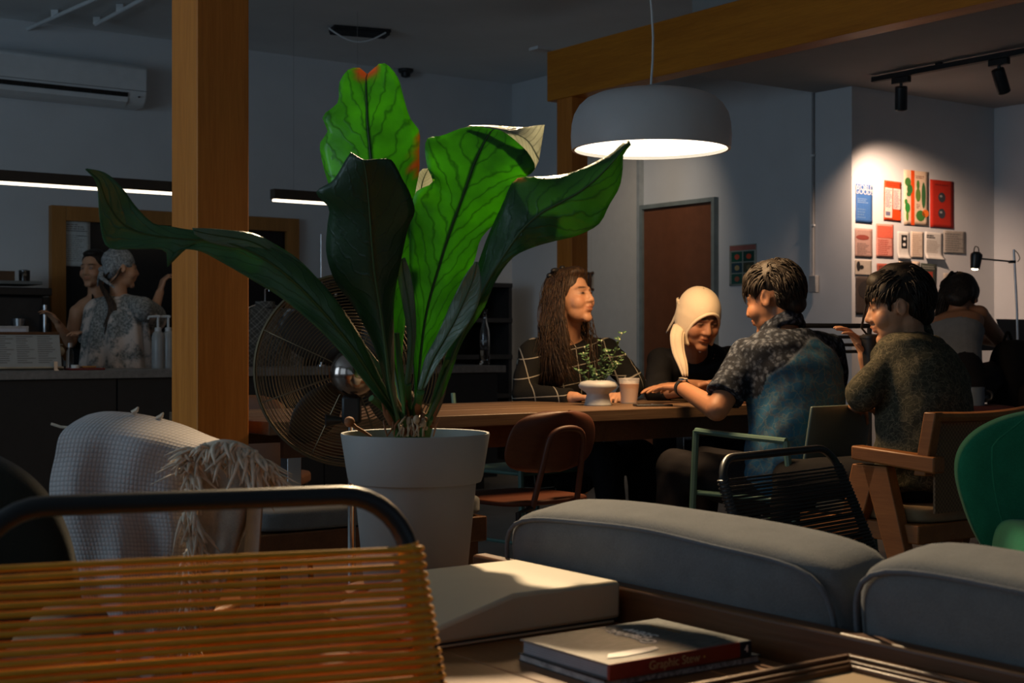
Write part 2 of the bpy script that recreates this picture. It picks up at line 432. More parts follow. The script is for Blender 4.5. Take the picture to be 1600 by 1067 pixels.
# brown door and white cupboard doors in the door wall
def adoor(name, b0, b1, z1, leafm, kind):
    t = thing(name, None, None, W(6.96, (b0+b1)/2, 0), RZ); t['kind'] = 'structure'
    w = (b1-b0)/2
    fr = G().box2((-.045, -w-.03, 0), (.01, -w, z1+.03)).box2((-.045, w, 0), (.01, w+.03, z1+.03)).box2((-.045, -w, z1), (.01, w, z1+.03))
    obj('door_frame', fr, kind, t, local=True, smooth=False)
    return t, w
t, w_ = adoor('door_2', 7.22, 7.95, 1.975, None, plain('grey_door_frame', (.20, .24, .24, 1), .4))
obj('door_leaf', G().box2((-.025, -w_+.002, .01), (-.002, w_-.002, 1.972)), plain('brown_door', (.17, .062, .028, 1), .5, var=.1), t, local=True, smooth=False)
obj('handle', G().tube([(-.03, -w_+.07, 1.0), (-.075, -w_+.07, 1.0), (-.075, -w_+.18, 1.0)], .009, 8), M['steel'], t, local=True)
t, w_ = adoor('door_3', 8.01, 8.74, 2.75, None, plain('grey_panel_frame', (.35, .38, .39, 1), .4))
hm = plain('bronze_handle', (.10, .05, .03, 1), .4, .6)
for s, y0, y1 in ((0, -w_+.002, w_-.17), (1, w_-.167, w_-.002)):
    lf = obj('door_leaf', G().box2((-.022, y0, .01), (-.002, y1, 2.745)), plain('warm_white_panel', (.60, .58, .54, 1), .7, var=.03), t, local=True, smooth=False)
    yy = w_-.195 if s == 0 else w_-.14
    obj('handle', G().tube([(-.024, yy, 1.40), (-.055, yy, 1.405), (-.06, yy, 1.46), (-.055, yy, 1.525), (-.024, yy, 1.53)], [.012, .012, .018, .012, .012], 8), hm, lf, local=True)
# wood framed opening / dark doors behind the bar
t = thing('door_1', None, None, W(4.02, 9.65, 0), RZ); t['kind'] = 'structure'
h = 1.92; w_ = .93
obj('door_frame', G().box2((-w_, -.06, 0), (-w_+.10, .02, h)), M['frame_wood'], t, local=True, bevel=.003)
obj('door_frame', G().box2((w_-.10, -.06, 0), (w_, .02, h)), M['frame_wood'], t, local=True, bevel=.003)
obj('door_frame', G().box2((-w_+.10, -.06, h-.10), (w_-.10, .02, h)), M['frame_wood'], t, local=True, bevel=.003)
gd = plain('dark_glossy_door', (.008, .008, .009, 1), .25)
for x0, x1 in ((-w_+.10, -.002), (.002, w_-.10)): obj('door_leaf', G().box2((x0, -.02, 0), (x1, 0, h-.10)), gd, t, local=True, smooth=False)

# ---------------------------------------------------------------- ceiling fixtures
t = thing('air_conditioner', 'white split air conditioner high on the back wall above the bar', 'air conditioner', W(3.12, 9.65, 2.62), RZ)
prof = [(0, .29), (-.19, .29), (-.225, .26), (-.225, .09), (-.20, .03), (-.15, 0), (0, 0)]
obj('body', G().prism([(-.58, y, z) for y, z in prof], (1.16, 0, 0)), M['white'], t, local=True, bevel=.012)
obj('air_slot', G().hexa([(-.56, -.223, .055), (.44, -.223, .055), (.44, -.18, .055), (-.56, -.18, .055), (-.56, -.232, .082), (.44, -.232, .082), (.44, -.18, .082), (-.56, -.18, .082)]), M['black'], t, local=True, smooth=False)
obj('louver', G().hexa([(-.56, -.215, .02), (.44, -.215, .02), (.44, -.155, -.002), (-.56, -.155, -.002), (-.56, -.222, .05), (.44, -.222, .05), (.44, -.213, .05), (-.56, -.213, .05)]), M['white'], t, local=True, smooth=False)
for k in range(22):
    obj('fin', G().box((-.54+k*.045, -.226, .069), (.004, .012, .024)), M['dark'], t, local=True, smooth=False)
obj('panel_seam', G().box2((-.575, -.2265, .100), (.575, -.2245, .103)), M['dark'], t, local=True, smooth=False)
obj('status_light', G().box((.52, -.222, .06), (.012, .012, .008)), M['black'], t, local=True)
strip = emis('led_strip', (1.0, .84, .62, 1), 3.6)
for nm, a0, a1, lab in (('first', 1.2, 3.60, 'long slim linear lamp hung above the bar, left of the timber column'), ('second', 3.99, 4.75, 'short slim linear lamp hung above the bar, right of the timber column')):
    t = thing('linear_lamp', lab, 'lamp', W((a0+a1)/2, 8.1, 1.87), RZ, 'linear lamps over the bar')
    h_ = (a1-a0)/2
    obj('housing', G().box2((-h_, -.03, .022), (h_, .03, .085)), plain('dark_wood_housing', (.055, .035, .022, 1), .5), t, local=True, bevel=.003)
    obj('diffuser', G().box2((-h_+.01, -.016, .008), (h_-.01, .016, .022)), strip, t, local=True, smooth=False)
    for x in (-h_+.15, h_-.15): obj('suspension_wire', G().tube([(x, 0, .085), (x, 0, ZC-1.87)], .0015, 5), M['steel'], t, local=True)
# pendant
t = thing('pendant_lamp', 'large white dome pendant lamp glowing warm above the long table', 'lamp', PEND)
R_ = .290
prof = [(.022, .213), (.10, .212), (.165, .208), (.205, .199), (.238, .184), (.263, .161), (.281, .13), (.290, .092), (.293, .05), (.291, .012), (.289, .0)]
inn = [(.279, .0), (.278, .03), (.27, .09)]
pm = plain('pendant_white_enamel', (.55, .56, .57, 1), .4, var=.02)
obj('shade', G().lathe(prof+inn, PEND, 64), pm, t, angle=60)
gd_ = emis('pendant_diffuser', (1.0, .86, .64, 1), 3.2)
obj('diffuser', G().lathe([(.278, .012), (.0, .014)], PEND, 48), gd_, t)
obj('cap', G().lathe([(.0, .237), (.015, .235), (.024, .217), (.022, .206)], PEND, 20), pm, t)
cw = [PEND+Vector((.008*math.sin(k*.9), 0, .24+k*(ZC-PEND.z-.24)/14)) for k in range(15)]
obj('cable', G().tube(cw, .0045, 6), M['white'], t); obj('ceiling_cup', G().lathe([(.05, ZC-PEND.z), (.05, ZC-PEND.z-.03), (.01, ZC-PEND.z-.05)], PEND, 20), pm, t)
# track with two spots
t = thing('track_rail', 'thin black lighting track fixed under the low ceiling', 'track', W(6.78, 5.0, 2.56), RZ)
obj('rail', G().box2((-.02, -1.5, 0), (.02, .68, .032)), M['black'], t, local=True, bevel=.003)
for y in (-1.2, .2): obj('ceiling_clip', G().box2((-.012, y-.02, .03), (.012, y+.02, .046)), M['black'], t, local=True)
for b, aim, lab in ((5.47, (7.40, 6.0, 1.6), 'black track spotlight pointing down at the poster wall'), (4.80, (8.42, 4.9, 1.7), 'black track spotlight tilted to the side, nearest the right edge')):
    t = thing('track_spotlight', lab, 'spotlight', W(6.78, b, 2.56), RZ, 'track spotlights')
    obj('adapter', G().box2((-.018, -.06, -.035), (.018, .06, .0)), M['black'], t, local=True, bevel=.003)
    obj('stem', G().tube([(0, 0, -.03), (0, 0, -.085)], .009, 8), M['black'], t, local=True)
    c0 = Vector((0, 0, -.085)); L0 = W(6.78, b, 2.56)
    dw = (W(*aim)-(L0+c0)).normalized(); dl = Matrix.Rotation(-RZ, 3, 'Z') @ dw
    dl = (dl+Vector((0, 0, -1.2))).normalized()
    m = dl.to_track_quat('Z', 'Y').to_matrix()
    obj('head', G().lathe([(.0, -.012), (.034, -.01), (.036, 0), (.036, .125), (.031, .13), (.030, .10), (0, .095)], c0-dl*.02, 24, m), M['black'], t, local=True)
# the spot above the long table (out of the frame) and the downlight clamped to the far side of the beam
for at, to, lab in ((SPOT_AT, SPOT_TO, 'black spotlight under the ceiling above the long table'), (tuple(DOWN_AT), tuple(DOWN_TO), 'black spotlight clamped to the far side of the timber beam')):
    t = thing('track_spotlight', lab, 'spotlight', at, 0, 'track spotlights')
    dl = (Vector(to)-Vector(at)).normalized(); m = dl.to_track_quat('Z', 'Y').to_matrix()
    back = Vector(at)-dl*.10; end = Vector((at[0], at[1], 3.15)) if 'table' in lab else W(5.88, ab(Vector(at))[1], at[2])
    obj('stem', G().tube([back, end], .008, 8), M['black'], t)
    obj('head', G().lathe([(.0, -.13), (.05, -.128), (.055, -.11), (.055, -.04), (.05, -.036), (.048, -.06), (0, -.065)], Vector(at)+dl*.02, 24, m), M['black'], t)
# ---------------------------------------------------------------- long table
tb = (-.216, 4.79); ta, tbb = ab(Vector((tb[0], tb[1], 0)))
t = thing('long_table', 'long dark wooden plank communal table under the pendant lamp', 'table', W(ta, tbb, 0), RZ)
T0, T1, TW, TZ = -.66, 1.85, .80, .75
npl = 5
for k in range(npl):
    y0 = TW*k/npl; obj('plank', G().box2((T0, y0+.0015, TZ-.042+(k % 2)*.0008), (T1, y0+TW/npl-.0015, TZ-(k % 2)*.0008)), M['table'], t, local=True, bevel=.003)
obj('apron', G().box2((T0+.08, .06, TZ-.12), (T1-.08, .085, TZ-.042)), M['walnut'], t, local=True)
obj('apron', G().box2((T0+.08, TW-.085, TZ-.12), (T1-.08, TW-.06, TZ-.042)), M['walnut'], t, local=True)
for x in (T0+.12, T1-.12):
    for y in (.09, TW-.09): obj('leg', G().box2((x-.025, y-.025, 0), (x+.025, y+.025, TZ-.042)), M['steel'], t, local=True, bevel=.003)
# ---------------------------------------------------------------- bar counter
t = thing('bar_counter', 'long bar counter with pale stone top and dark front', 'counter', W(2.0, 7.89, 0), RZ)
obj('worktop', G().box2((-4.5, -.03, .79), (3.62, .55, .838)), M['counter'], t, local=True, bevel=.004)
obj('carcass', G().box2((-4.45, .02, .08), (3.58, .5, .79)), plain('dark_bar_front', (.018, .02, .022, 1), .6), t, local=True, smooth=False)
for k in range(12): obj('front_panel', G().box2((-4.4+k*.665, .0, .10), (-4.4+k*.665+.655, .02, .785)), plain('dark_bar_panel', (.013, .015, .017, 1), .6), t, local=True, smooth=False)
obj('plinth', G().box2((-4.4, .06, 0), (3.5, .45, .08)), M['black'], t, local=True)
# back bar shelving under the back wall, right part
t = thing('back_shelf', 'black open back bar shelving unit behind the bar, under the bottles', 'shelf', W(5.75, 9.63, 0), RZ)
for z in (.02, .55, .86, 1.15, 1.43): obj('shelf_board', G().box2((-.78, -.42, z), (.9, 0, z+.035)), M['dark'], t, local=True, bevel=.002)
for x in (-.78, -.25, .33, .87): obj('upright', G().box2((x, -.41, 0), (x+.03, -.01, 1.43)), M['dark'], t, local=True)
obj('back_panel', G().box2((-.78, -.012, 0), (.9, 0, 1.43)), M['black'], t, local=True)
# ---------------------------------------------------------------- left wall cabinet with espresso gear
t = thing('back_cabinet', 'dark back counter cabinet along the wall behind the two baristas', 'cabinet', W(2.2, 9.63, 0), RZ)
obj('carcass', G().box2((-2.2, -.45, .08), (.85, 0, .84)), M['dark'], t, local=True); obj('worktop', G().box2((-2.2, -.47, .84), (.87, 0, .875)), M['counter'], t, local=True, bevel=.003)
for k in range(4): 
    d_ = obj('door', G().box2((-2.18+k*.76, -.47, .10), (-1.44+k*.76, -.45, .82)), M['black'], t, local=True, bevel=.002)
    obj('knob', G().ell((-1.5+k*.76, -.485, .7), .012), M['steel'], d_, local=True)
# ---------------------------------------------------------------- sofa (rail frame in the room frame)
R0 = (.21, 2.525); ra, rb = ab(Vector((R0[0], R0[1], 0)))
sofa = thing('sofa', 'grey fabric sofa with dark walnut frame, seen from behind', 'sofa', W(ra, rb, 0), RZ)
obj('back_rail', G().box2((0, -1.75, .44), (.035, .50, .562)), M['walnut'], sofa, local=True, bevel=.006)
obj('seat_frame', G().box2((.035, -1.75, .22), (.80, .50, .30)), M['walnut'], sofa, local=True, bevel=.006)
for (x, y) in ((.02, -1.7), (.02, .45), (.76, -1.7), (.76, .45)): obj('leg', G().tube([(x, y, .44 if x < .1 else .25), (x, y, 0)], [.024, .016], 12), M['walnut'], sofa, local=True)
obj('side_frame', G().box2((.0, .46, .30), (.80, .50, .46)), M['walnut'], sofa, local=True, bevel=.006)
def rough_cushion(g, amp, seed):
    out = []
    for p in g.v:
        x, y, z = p; n_ = math.sin(x*9+seed)*math.sin(z*11+seed*2)*.5+math.sin(x*17-z*13+seed)*.35
        out.append((x, y+amp*n_*max(-1, min(1, y/.06)), z+amp*.8*math.sin(x*8+seed)*(1 if z > 0 else 0)))
    g.v = out; return g
def back_cushion(b0, b1, seed, zt, lab):
    hl = (b1-b0)/2; H = .225
    g = rough_cushion(pillow((hl, .10, H), 22, 7, .16), .006, seed)
    m = Matrix.Translation(Vector((.150, (b0+b1)/2, zt-H))) @ Matrix.Rotation(math.radians(90), 4, 'Z') @ Matrix.Rotation(math.radians(-9), 4, 'X')
    loops = []
    for sy in (1,):
        L = []
        for k in range(96):
            a = 2*math.pi*k/96; ca, sa = math.cos(a), math.sin(a); l = (abs(ca)**7+abs(sa)**7)**(1/7)
            x, z = ca/l*hl*.965, sa/l*H*.955
            n_ = math.sin(x*9+seed)*math.sin(z*11+seed*2)*.5+math.sin(x*17-z*13+seed)*.35
            L.append(m @ Vector((x, sy*(.084+.006*n_), z+.0048*math.sin(x*8+seed)*(1 if z > 0 else 0))))
        loops.append(L)
    c = obj('back_cushion', xform(g, m), M['sofa'], sofa, local=True, angle=180, label=lab)
    for L in loops: obj('piping', G().tube(L, .0045, 8, closed=True), M['piping'], c, local=True)
back_cushion(-.445, .455, 1.3, .682, None)
back_cushion(-1.36, -.455, 4.1, .692, None)
for b0, b1 in ((-.46, .46), (-1.70, -.48)):
    g = pillow(((b1-b0)/2, .33, .08), 12, 6, 0.0); obj('seat_cushion', xform(g, Matrix.Translation((.47, (b0+b1)/2, .38)) @ Matrix.Rotation(math.radians(90), 4, 'Z')), M['sofa'], sofa, local=True, angle=180)
# ---------------------------------------------------------------- low side table
t = thing('side_table', 'low brown wooden table behind the sofa holding the book and case', 'table', W(ra-.005, rb, 0), RZ)
for k in range(5): obj('plank', G().box2((-.64+k*.127, -1.0, .47), (-.64+k*.127+.125, .40, .50)), M['sidetable'], t, local=True, bevel=.002)
for x in (-.60, -.05):
    for y in (-.95, .35): obj('leg', G().box2((x-.02, y-.02, 0), (x+.02, y+.02, .47)), M['sidetable'], t, local=True, bevel=.003)
obj('apron', G().box2((-.60, -.95, .41), (-.05, -.93, .47)), M['sidetable'], t, local=True); obj('apron', G().box2((-.60, .33, .41), (-.05, .35, .47)), M['sidetable'], t, local=True)
# ---------------------------------------------------------------- beige case
bc = Vector((.193, 2.525, .5)); ba, bb = ab(bc)
t = thing('plastic_case', 'beige plastic machine case with sloped front beside the fern pot', 'case', W(ba, bb, .5), RZ)
bm_ = plain('beige_plastic', (.50, .42, .29, 1), .55, var=.03, bump=.05, bscale=900)
DB = .31
prof = [(-.415, .009), (-.419, .03), (-.232, .076), (-.004, .076), (0, .070), (0, .009)]
obj('lid', G().prism([(x, 0, z) for x, z in prof], (0, DB, 0)), bm_, t, local=True, bevel=.007)
obj('base', G().prism([(x, .003, z) for x, z in ((-.402, .001), (-.406, .0075), (-.010, .0075), (-.012, .001))], (0, DB-.006, 0)), bm_, t, local=True, bevel=.004)
obj('seam', G().box2((-.4105, .0025, .0070), (-.0045, DB-.004, .0095)), M['dark'], t, local=True, smooth=False)
nx = Vector((-.046, 0, .187)).normalized(); m = Vector((-.24, 0, .97)).to_track_quat('Z', 'Y').to_matrix()
c0 = Vector((-.345, .15, .0525))
obj('dial', G().lathe([(.0, .005), (.030, .005), (.036, .003), (.037, -.002), (.0, -.004)], c0-Vector((0, 0, .003)), 28, m), plain('grey_blue_dial', (.32, .36, .40, 1), .4), t, local=True)
obj('dial_notch', G().box(c0+Vector((.022, -.01, .008)), (.018, .003, .002), m), M['dark'], t, local=True)
# ---------------------------------------------------------------- orange and black cord chairs
def arch(w, h0, h1, rad, splay, lean, n=9):
    # left foot -> up -> over -> right foot; local x across, z up, y lean (bottom at y<0)
    pts = []
    def q(x, z): return Vector((x, -(h1-z)*lean, z))
    pts += [q(-w/2-splay, h0), q(-w/2-splay*.5, (h0+h1)/2)]
    for k in range(n):
        a = math.pi-math.pi/2*k/(n-1); pts.append(q(-w/2+rad+rad*math.cos(a), h1-rad+rad*math.sin(a)))
    for k in range(n):
        a = math.pi/2-math.pi/2*k/(n-1); pts.append(q(w/2-rad+rad*math.cos(a), h1-rad+rad*math.sin(a)))
    pts += [q(w/2+splay*.5, (h0+h1)/2), q(w/2+splay, h0)]
    return pts
def cord_chair(lab, loc, rz, w, h1, tube_r, tubem, cordm, gap, pitch, cr, splay, lean, zlow, rad=.09, seat_w=None):
    t = thing('cord_chair', lab, 'chair', loc, rz)
    pts = arch(w, zlow-.02, h1, rad, splay, lean)
    obj('back_frame', G().tube(pts, tube_r, 14), tubem, t, local=True)
    def side(z):
        f = max(0, min(1, (h1-rad-z)/(h1-rad-zlow))) if z < h1-rad else 0
        x = w/2+splay*f
        if z > h1-rad: x = w/2-rad+math.sqrt(max(0, rad*rad-(z-h1+rad)**2))
        return x, -(h1-z)*lean
    z = h1-gap; k = 0; R = tube_r+cr
    for sx in (-1, 1):
        sd_ = [side(zz) for zz in np.linspace(h1-gap+.004, zlow, 24)]
        obj('side_wrap', G().tube([Vector((sx*q_[0], q_[1], zz)) for q_, zz in zip(sd_, np.linspace(h1-gap+.004, zlow, 24))], tube_r+.0022, 12), cordm, t, local=True)
    while z > zlow:
        x, y = side(z); pts = []; dz = random.uniform(-.0012, .0012); sag = random.uniform(-.001, .0015)
        def yz(f): return z+dz*f-sag*(1-f*f)
        for f in np.linspace(-1, 1, 9): pts.append(Vector((x*f, y-R*(1 if abs(f) < .99 else .95), yz(f))))
        for a in (-60, -20, 20, 60): pts.append(Vector((x+R*math.cos(math.radians(a)), y+R*math.sin(math.radians(a)), yz(1)-pitch*.25*(a+60)/120)))
        for f in np.linspace(1, -1, 9): pts.append(Vector((x*f, y+R, yz(f)-pitch*.5)))
        for a in (60, 20, -20, -60): pts.append(Vector((-x-R*math.cos(math.radians(a)), y+R*math.sin(math.radians(a)), yz(-1)-pitch*.5+pitch*.25*(60-a)/120)))
        obj('cord', G().tube(pts, cr, 6, closed=True), cordm, t, local=True); z -= pitch; k += 1
    # seat: frame loop with cords across, legs
    yb = -(h1-zlow)*lean; ws = w/2+splay; sd = .38
    fr = [Vector((-ws, yb, zlow-.02)), Vector((-ws, yb-sd*.5, zlow-.0)), Vector((-ws+.03, yb-sd, zlow+.03)), Vector((ws-.03, yb-sd, zlow+.03)), Vector((ws, yb-sd*.5, zlow)), Vector((ws, yb, zlow-.02))]
    obj('seat_frame', G().tube(fr, tube_r, 10), tubem, t, local=True)
    g = G()
    for j in range(38):
        yy = yb-.012-j*(sd-.03)/38; zz = zlow-.005+.03*(j/38)
        g.tube([Vector((-ws, yy, zz)), Vector((0, yy, zz-.015)), Vector((ws, yy, zz))], cr, 5)
    obj('seat_cords', g, cordm, t, local=True, kind='stuff')
    for sx in (-1, 1):
        obj('leg', G().tube([(sx*ws, yb-.02, zlow-.02), (sx*(ws+.02), yb+.14, .01)], tube_r, 10), tubem, t, local=True)
        obj('leg', G().tube([(sx*(ws-.03), yb-sd+.02, zlow+.02), (sx*(ws+.0), yb-sd-.04, .01)], tube_r, 10), tubem, t, local=True)
    return t
tubeblk = plain('black_tube', (.016, .016, .017, 1), .38, var=.1, spec=.5)
oc = plain('orange_cord', (.85, .375, .028, 1), .28, var=.1, scale=30, spec=.5)
cord_chair('mustard orange cord lounge chair with black tube frame, closest to the camera', (-.372, 1.69, 0), math.radians(19), .512, .811, .0125, tubeblk, oc, .066, .0103, .0040, .045, .16, .40, .085)
bcm = plain('black_cord', (.018, .018, .018, 1), .4)
lf = P(1118, 716, 3.55); rt = P(1300, 703, 3.95); dd = rt-lf
cord_chair('black cord lounge chair with black tube frame behind the sofa', ((lf.x+rt.x)/2, (lf.y+rt.y)/2, 0), math.atan2(dd.y, dd.x), dd.length, (lf.z+rt.z)/2+.003, .0105, tubeblk, bcm, .050, .0088, .0030, .02, .42, .40, .075)
# ---------------------------------------------------------------- red plywood chair at the table
def red_chair(lab, cx, cy, rz):
    t = thing('plywood_chair', lab, 'chair', (cx, cy, 0), rz)      # local: x across the back, +y = seat side
    rows = []
    for i in range(15):
        v = i/14*2-1; r = []
        for j in range(21):
            u = j/20*2-1
            e = (1-abs(v)**2.6)**(1/2.6) if abs(v) < 1 else 0
            x = u*(.045+.155*e)*(1 if True else 1)*(1.0-.05*v); z = .66+v*.105
            r.append(Vector((x, .05*u*u-.03*v+0.0, z)))
        rows.append(r)
    obj('backrest', G().grid(rows), M['redwood'], t, local=True, solid=.012, sub=1, angle=180)
    pts = [(-.10, .03, .44), (-.085, -.012, .60), (-.075, -.03, .675), (-.05, -.036, .70), (0, -.038, .708), (.05, -.036, .70), (.075, -.03, .675), (.085, -.012, .60), (.10, .03, .44)]
    obj('back_support', G().tube(crom(pts, 40), .0105, 10), M['redmetal'], t, local=True)
    sp = []
    for k in range(40):
        a = 2*math.pi*k/40; c_, s_ = math.cos(a), math.sin(a); l = (abs(c_)**4+abs(s_)**4)**.25; sp.append((c_/l*.20, .22+s_/l*.20, .447))
    obj('seat', G().prism(sp, (0, 0, .016)), M['redwood'], t, local=True, bevel=.005)
    for sx in (-1, 1):
        obj('leg', G().tube([(sx*.10, .03, .44), (sx*.17, .02, .43), (sx*.19, -.02, 0)], .010, 8), M['black'], t, local=True)
        obj('leg', G().tube([(sx*.15, .34, .44), (sx*.19, .42, 0)], .010, 8), M['black'], t, local=True)
    return t
c = P(876, 700, 4.82)
red_chair('rust red plywood chair tucked at the near side of the long table', c.x, c.y, RZ+math.radians(4))
# ---------------------------------------------------------------- mint metal armchairs
def mint_chair(lab, loc, rz, back_h=.775, bw=.42, panel=True, flip=False):
    t = thing('mint_armchair', lab, 'chair', loc, rz)      # x across the back, +y forward, arms outside
    m_ = M['mint']; r = .0125; hw = bw/2+.05
    if panel:
        rows = []
        for i in range(9):
            z = .47+(back_h-.47)*i/8
            rows.append([Vector((-bw/2+bw*j/10+ .0, -.06-.05*(i/8)+.02*(2*j/10-1)**2, z)) for j in range(11)])
        obj('backrest', G().grid(rows), plain('mint_panel', (.115, .155, .135, 1), .5, var=.05), t, local=True, solid=.012, bevel=.004, angle=180)
    else:
        obj('back_rail', G().tube(crom([(-hw, 0, .45), (-hw+.01, -.06, .66), (0, -.08, .69), (hw-.01, -.06, .66), (hw, 0, .45)], 30), r, 8), m_, t, local=True)
        obj('back_post', G().tube([(hw, -.02, .45), (hw, -.06, .775)], r*.8, 8), m_, t, local=True)
        obj('back_rail', G().tube([(-hw+.005, -.04, .62), (0, -.07, .63), (hw-.005, -.04, .62)], r*.8, 8), m_, t, local=True)
    for sx in (-1, 1):
        x = sx*hw
        obj('arm', G().tube(crom([(x, -.02, .655), (x, .2, .665), (x, .36, .675)], 12), .014, 8, flat=.8), m_, t, local=True)
        obj('leg', G().tube([(x, .36, .675), (x*1.04, .39, 0)], r, 8), m_, t, local=True)
        obj('leg', G().tube([(x, -.02, .655), (x*1.04, -.10, 0)], r, 8), m_, t, local=True)
        obj('stretcher', G().tube([(x*1.03, .383, .16), (x*1.03, -.08, .16)], .008, 6), m_, t, local=True)
    obj('stretcher', G().tube([(-hw*1.02, .38, .26), (hw*1.02, .38, .26)], .008, 6), m_, t, local=True)
    obj('seat', G().box2((-hw, -.06, .44), (hw, .38, .455)), m_, t, local=True, bevel=.006)
    return t
c0 = P(1218, 700, 4.93); ang = math.radians(47)
mint_chair('mint green metal armchair holding the man in the blue shirt', (c0.x+.27*math.cos(ang), c0.y+.27*math.sin(ang), 0), ang)
c = P(790, 700, 6.35)
mint_chair('mint green metal chair across the table, left of the plaid jacket woman', (c.x, c.y, 0), RZ+math.radians(188), panel=False)
# ---------------------------------------------------------------- teak armchair with V legs
w0 = P(1460, 640, 4.42)
t = thing('teak_armchair', 'teak armchair with V legs and cane back, right of the mint chair', 'chair', (w0.x, w0.y, 0), RZ)
cw_ = M['chairwood']; Wd = .58
obj('top_rail', G().tube(crom([(-.0, 0, .765), (.15, -.022, .762), (.3, -.03, .765), (.45, -.02, .775), (Wd, 0, .79)], 20), .022, 8, flat=.75), cw_, t, local=True)
cane = N('cane'); v = cane.coord('Object', (1, 1, 1)); b1 = cane.n('ShaderNodeTexChecker'); b1.inputs['Scale'].default_value = 120; cane.l(v, b1.inputs['Vector'])
cane.base(cane.mix(b1.outputs['Fac'], (.12, .065, .025, 1), (.22, .13, .055, 1))); cane.set(rough=.6)
obj('cane_panel', G().box2((.03, .02, .46), (Wd-.03, .028, .75)), cane.m, t, local=True, smooth=False)
for x in (0, Wd):
    obj('back_stile', G().hexa([(x-.02, .02, .58), (x+.02, .02, .58), (x+.02, .065, .58), (x-.02, .065, .58), (x-.02, -.02, .78), (x+.02, -.02, .78), (x+.02, .025, .78), (x-.02, .025, .78)]), cw_, t, local=True, bevel=.004)
    obj('arm', G().hexa([(x-.028, -.02, .59), (x+.028, -.02, .59), (x+.028, .31, .615), (x-.028, .31, .615), (x-.028, -.02, .642), (x+.028, -.02, .642), (x+.028, .31, .66), (x-.028, .31, .66)]), cw_, t, local=True, bevel=.006)
    for y0, y1 in ((.22, .03), (.26, .44)):
        obj('leg', G().hexa([(x-.022, y1-.03, 0), (x+.022, y1-.03, 0), (x+.022, y1+.03, 0), (x-.022, y1+.03, 0), (x-.022, y0-.05, .60), (x+.022, y0-.05, .60), (x+.022, y0+.05, .60), (x-.022, y0+.05, .60)]), cw_, t, local=True, bevel=.004)
obj('seat_frame', G().box2((.0, .06, .36), (Wd, .56, .42)), cw_, t, local=True, bevel=.005)
g = pillow((Wd/2-.02, .25, .03), 10, 6, 0); obj('seat_pad', xform(g, Matrix.Translation((Wd/2, .31, .445))), plain('tan_seat_pad', (.26, .19, .11, 1), .9), t, local=True, angle=180)
# ---------------------------------------------------------------- green tufted armchair
t = thing('green_armchair', 'emerald green button tufted armchair at the right edge', 'chair', (1.495, 3.48, 0), math.radians(-10))
def tuft(p, cs, amp=.035, s=.045):
    x, y, z = p; k = sum(math.exp(-((x-a)**2+(z-b)**2)/(2*s*s)) for a, b in cs); return amp*k
cs = [(-.10, .66), (.10, .66), (0, .58), (-.10, .50), (.10, .50)]
g = pillow((.5, .5, .5), 30, 4.5, 0.0); out = []
for p in g.v:
    x, y, z = [2*q for q in p]; v = (z+1)/2
    hw = .280+.125*math.sin(min(1, v*1.05)*math.pi*.62)
    X = x*hw; Z = .38+v*.455-.05*abs(x)**3*max(0, v-.5)*1.2
    Y = y*.07-.13*(x*x)*(.35+.65*v)+.07*v
    if y < 0: Y += tuft((X, 0, Z), cs)
    out.append((X, Y, Z))
g.v = out; br = obj('backrest', g, M['green'], t, local=True, angle=180)
for a, b in cs: obj('button', G().ell((a, -.055+.055*(b-.4)/.4, b), (.011, .008, .011)), M['green'], br, local=True)
seam = []
for k in range(25):
    v = k/24; hw = .280+.125*math.sin(min(1, v*1.05)*math.pi*.62); x = -.93+.25*max(0, v-.85)/.15
    seam.append(Vector((x*hw*.86, -.072-.13*x*x*(.35+.65*v)+.07*v, .38+v*.44)))
obj('seam', G().tube(seam, .0025, 6), M['green'], br, local=True)
g = pillow((.30, .28, .10), 14, 5, 0); obj('seat', xform(g, Matrix.Translation((0, -.27, .36))), M['green'], t, local=True, angle=180)
for sx in (-1, 1):
    g = pillow((.055, .24, .14), 12, 3.5, 0); obj('armrest', xform(g, Matrix.Translation((sx*.285, -.34, .45))), M['green'], t, local=True, angle=180)
    for y in (-.5, .0): obj('leg', G().tube([(sx*.22, y, .27), (sx*.25, y, 0)], [.02, .012], 10), M['walnut'], t, local=True)
# ---------------------------------------------------------------- dark armchair at the left edge
t = thing('dark_armchair', 'dark olive rounded armchair at the left edge, mostly in shadow', 'chair', (-1.06, 2.42, 0), math.radians(8))
g = pillow((.5, .5, .5), 20, 2.8, 0); out = []
for p in g.v:
    x, y, z = [2*q for q in p]; v = (z+1)/2; out.append((x*(.30+.06*(1-v)), y*.09-.10*x*x, .34+v*.49))
g.v = out; obj('backrest', g, M['olive'], t, local=True, angle=180)
g = pillow((.33, .30, .10), 12, 5, 0); obj('seat', xform(g, Matrix.Translation((0, -.30, .34))), M['olive'], t, local=True, angle=180)
for sx in (-1, 1):
    g = pillow((.07, .27, .15), 10, 3, 0); obj('armrest', xform(g, Matrix.Translation((sx*.33, -.30, .44))), M['olive'], t, local=True, angle=180)
    for y in (-.5, 0): obj('leg', G().tube([(sx*.25, y, .26), (sx*.27, y, 0)], [.02, .014], 8), M['walnut'], t, local=True)
# ---------------------------------------------------------------- bench by the column
b0 = P(405, 800, 4.1); a_, b_ = ab(b0)
t = thing('bench', 'low dark wooden bench with grey pad behind the timber column', 'bench', W(a_, b_, 0), RZ)
g = pillow((.40, .12, .035), 10, 7, 0); obj('pad', xform(g, Matrix.Translation((.40, .12, .475))), M['greypad'], t, local=True, angle=180)
obj('frame', G().box2((0, 0, .36), (.80, .24, .44)), M['walnut'], t, local=True, bevel=.004)
for x in (.05, .75):
    for y in (.04, .20): obj('leg', G().box2((x-.025, y-.025, 0), (x+.025, y+.025, .36)), M['walnut'], t, local=True)
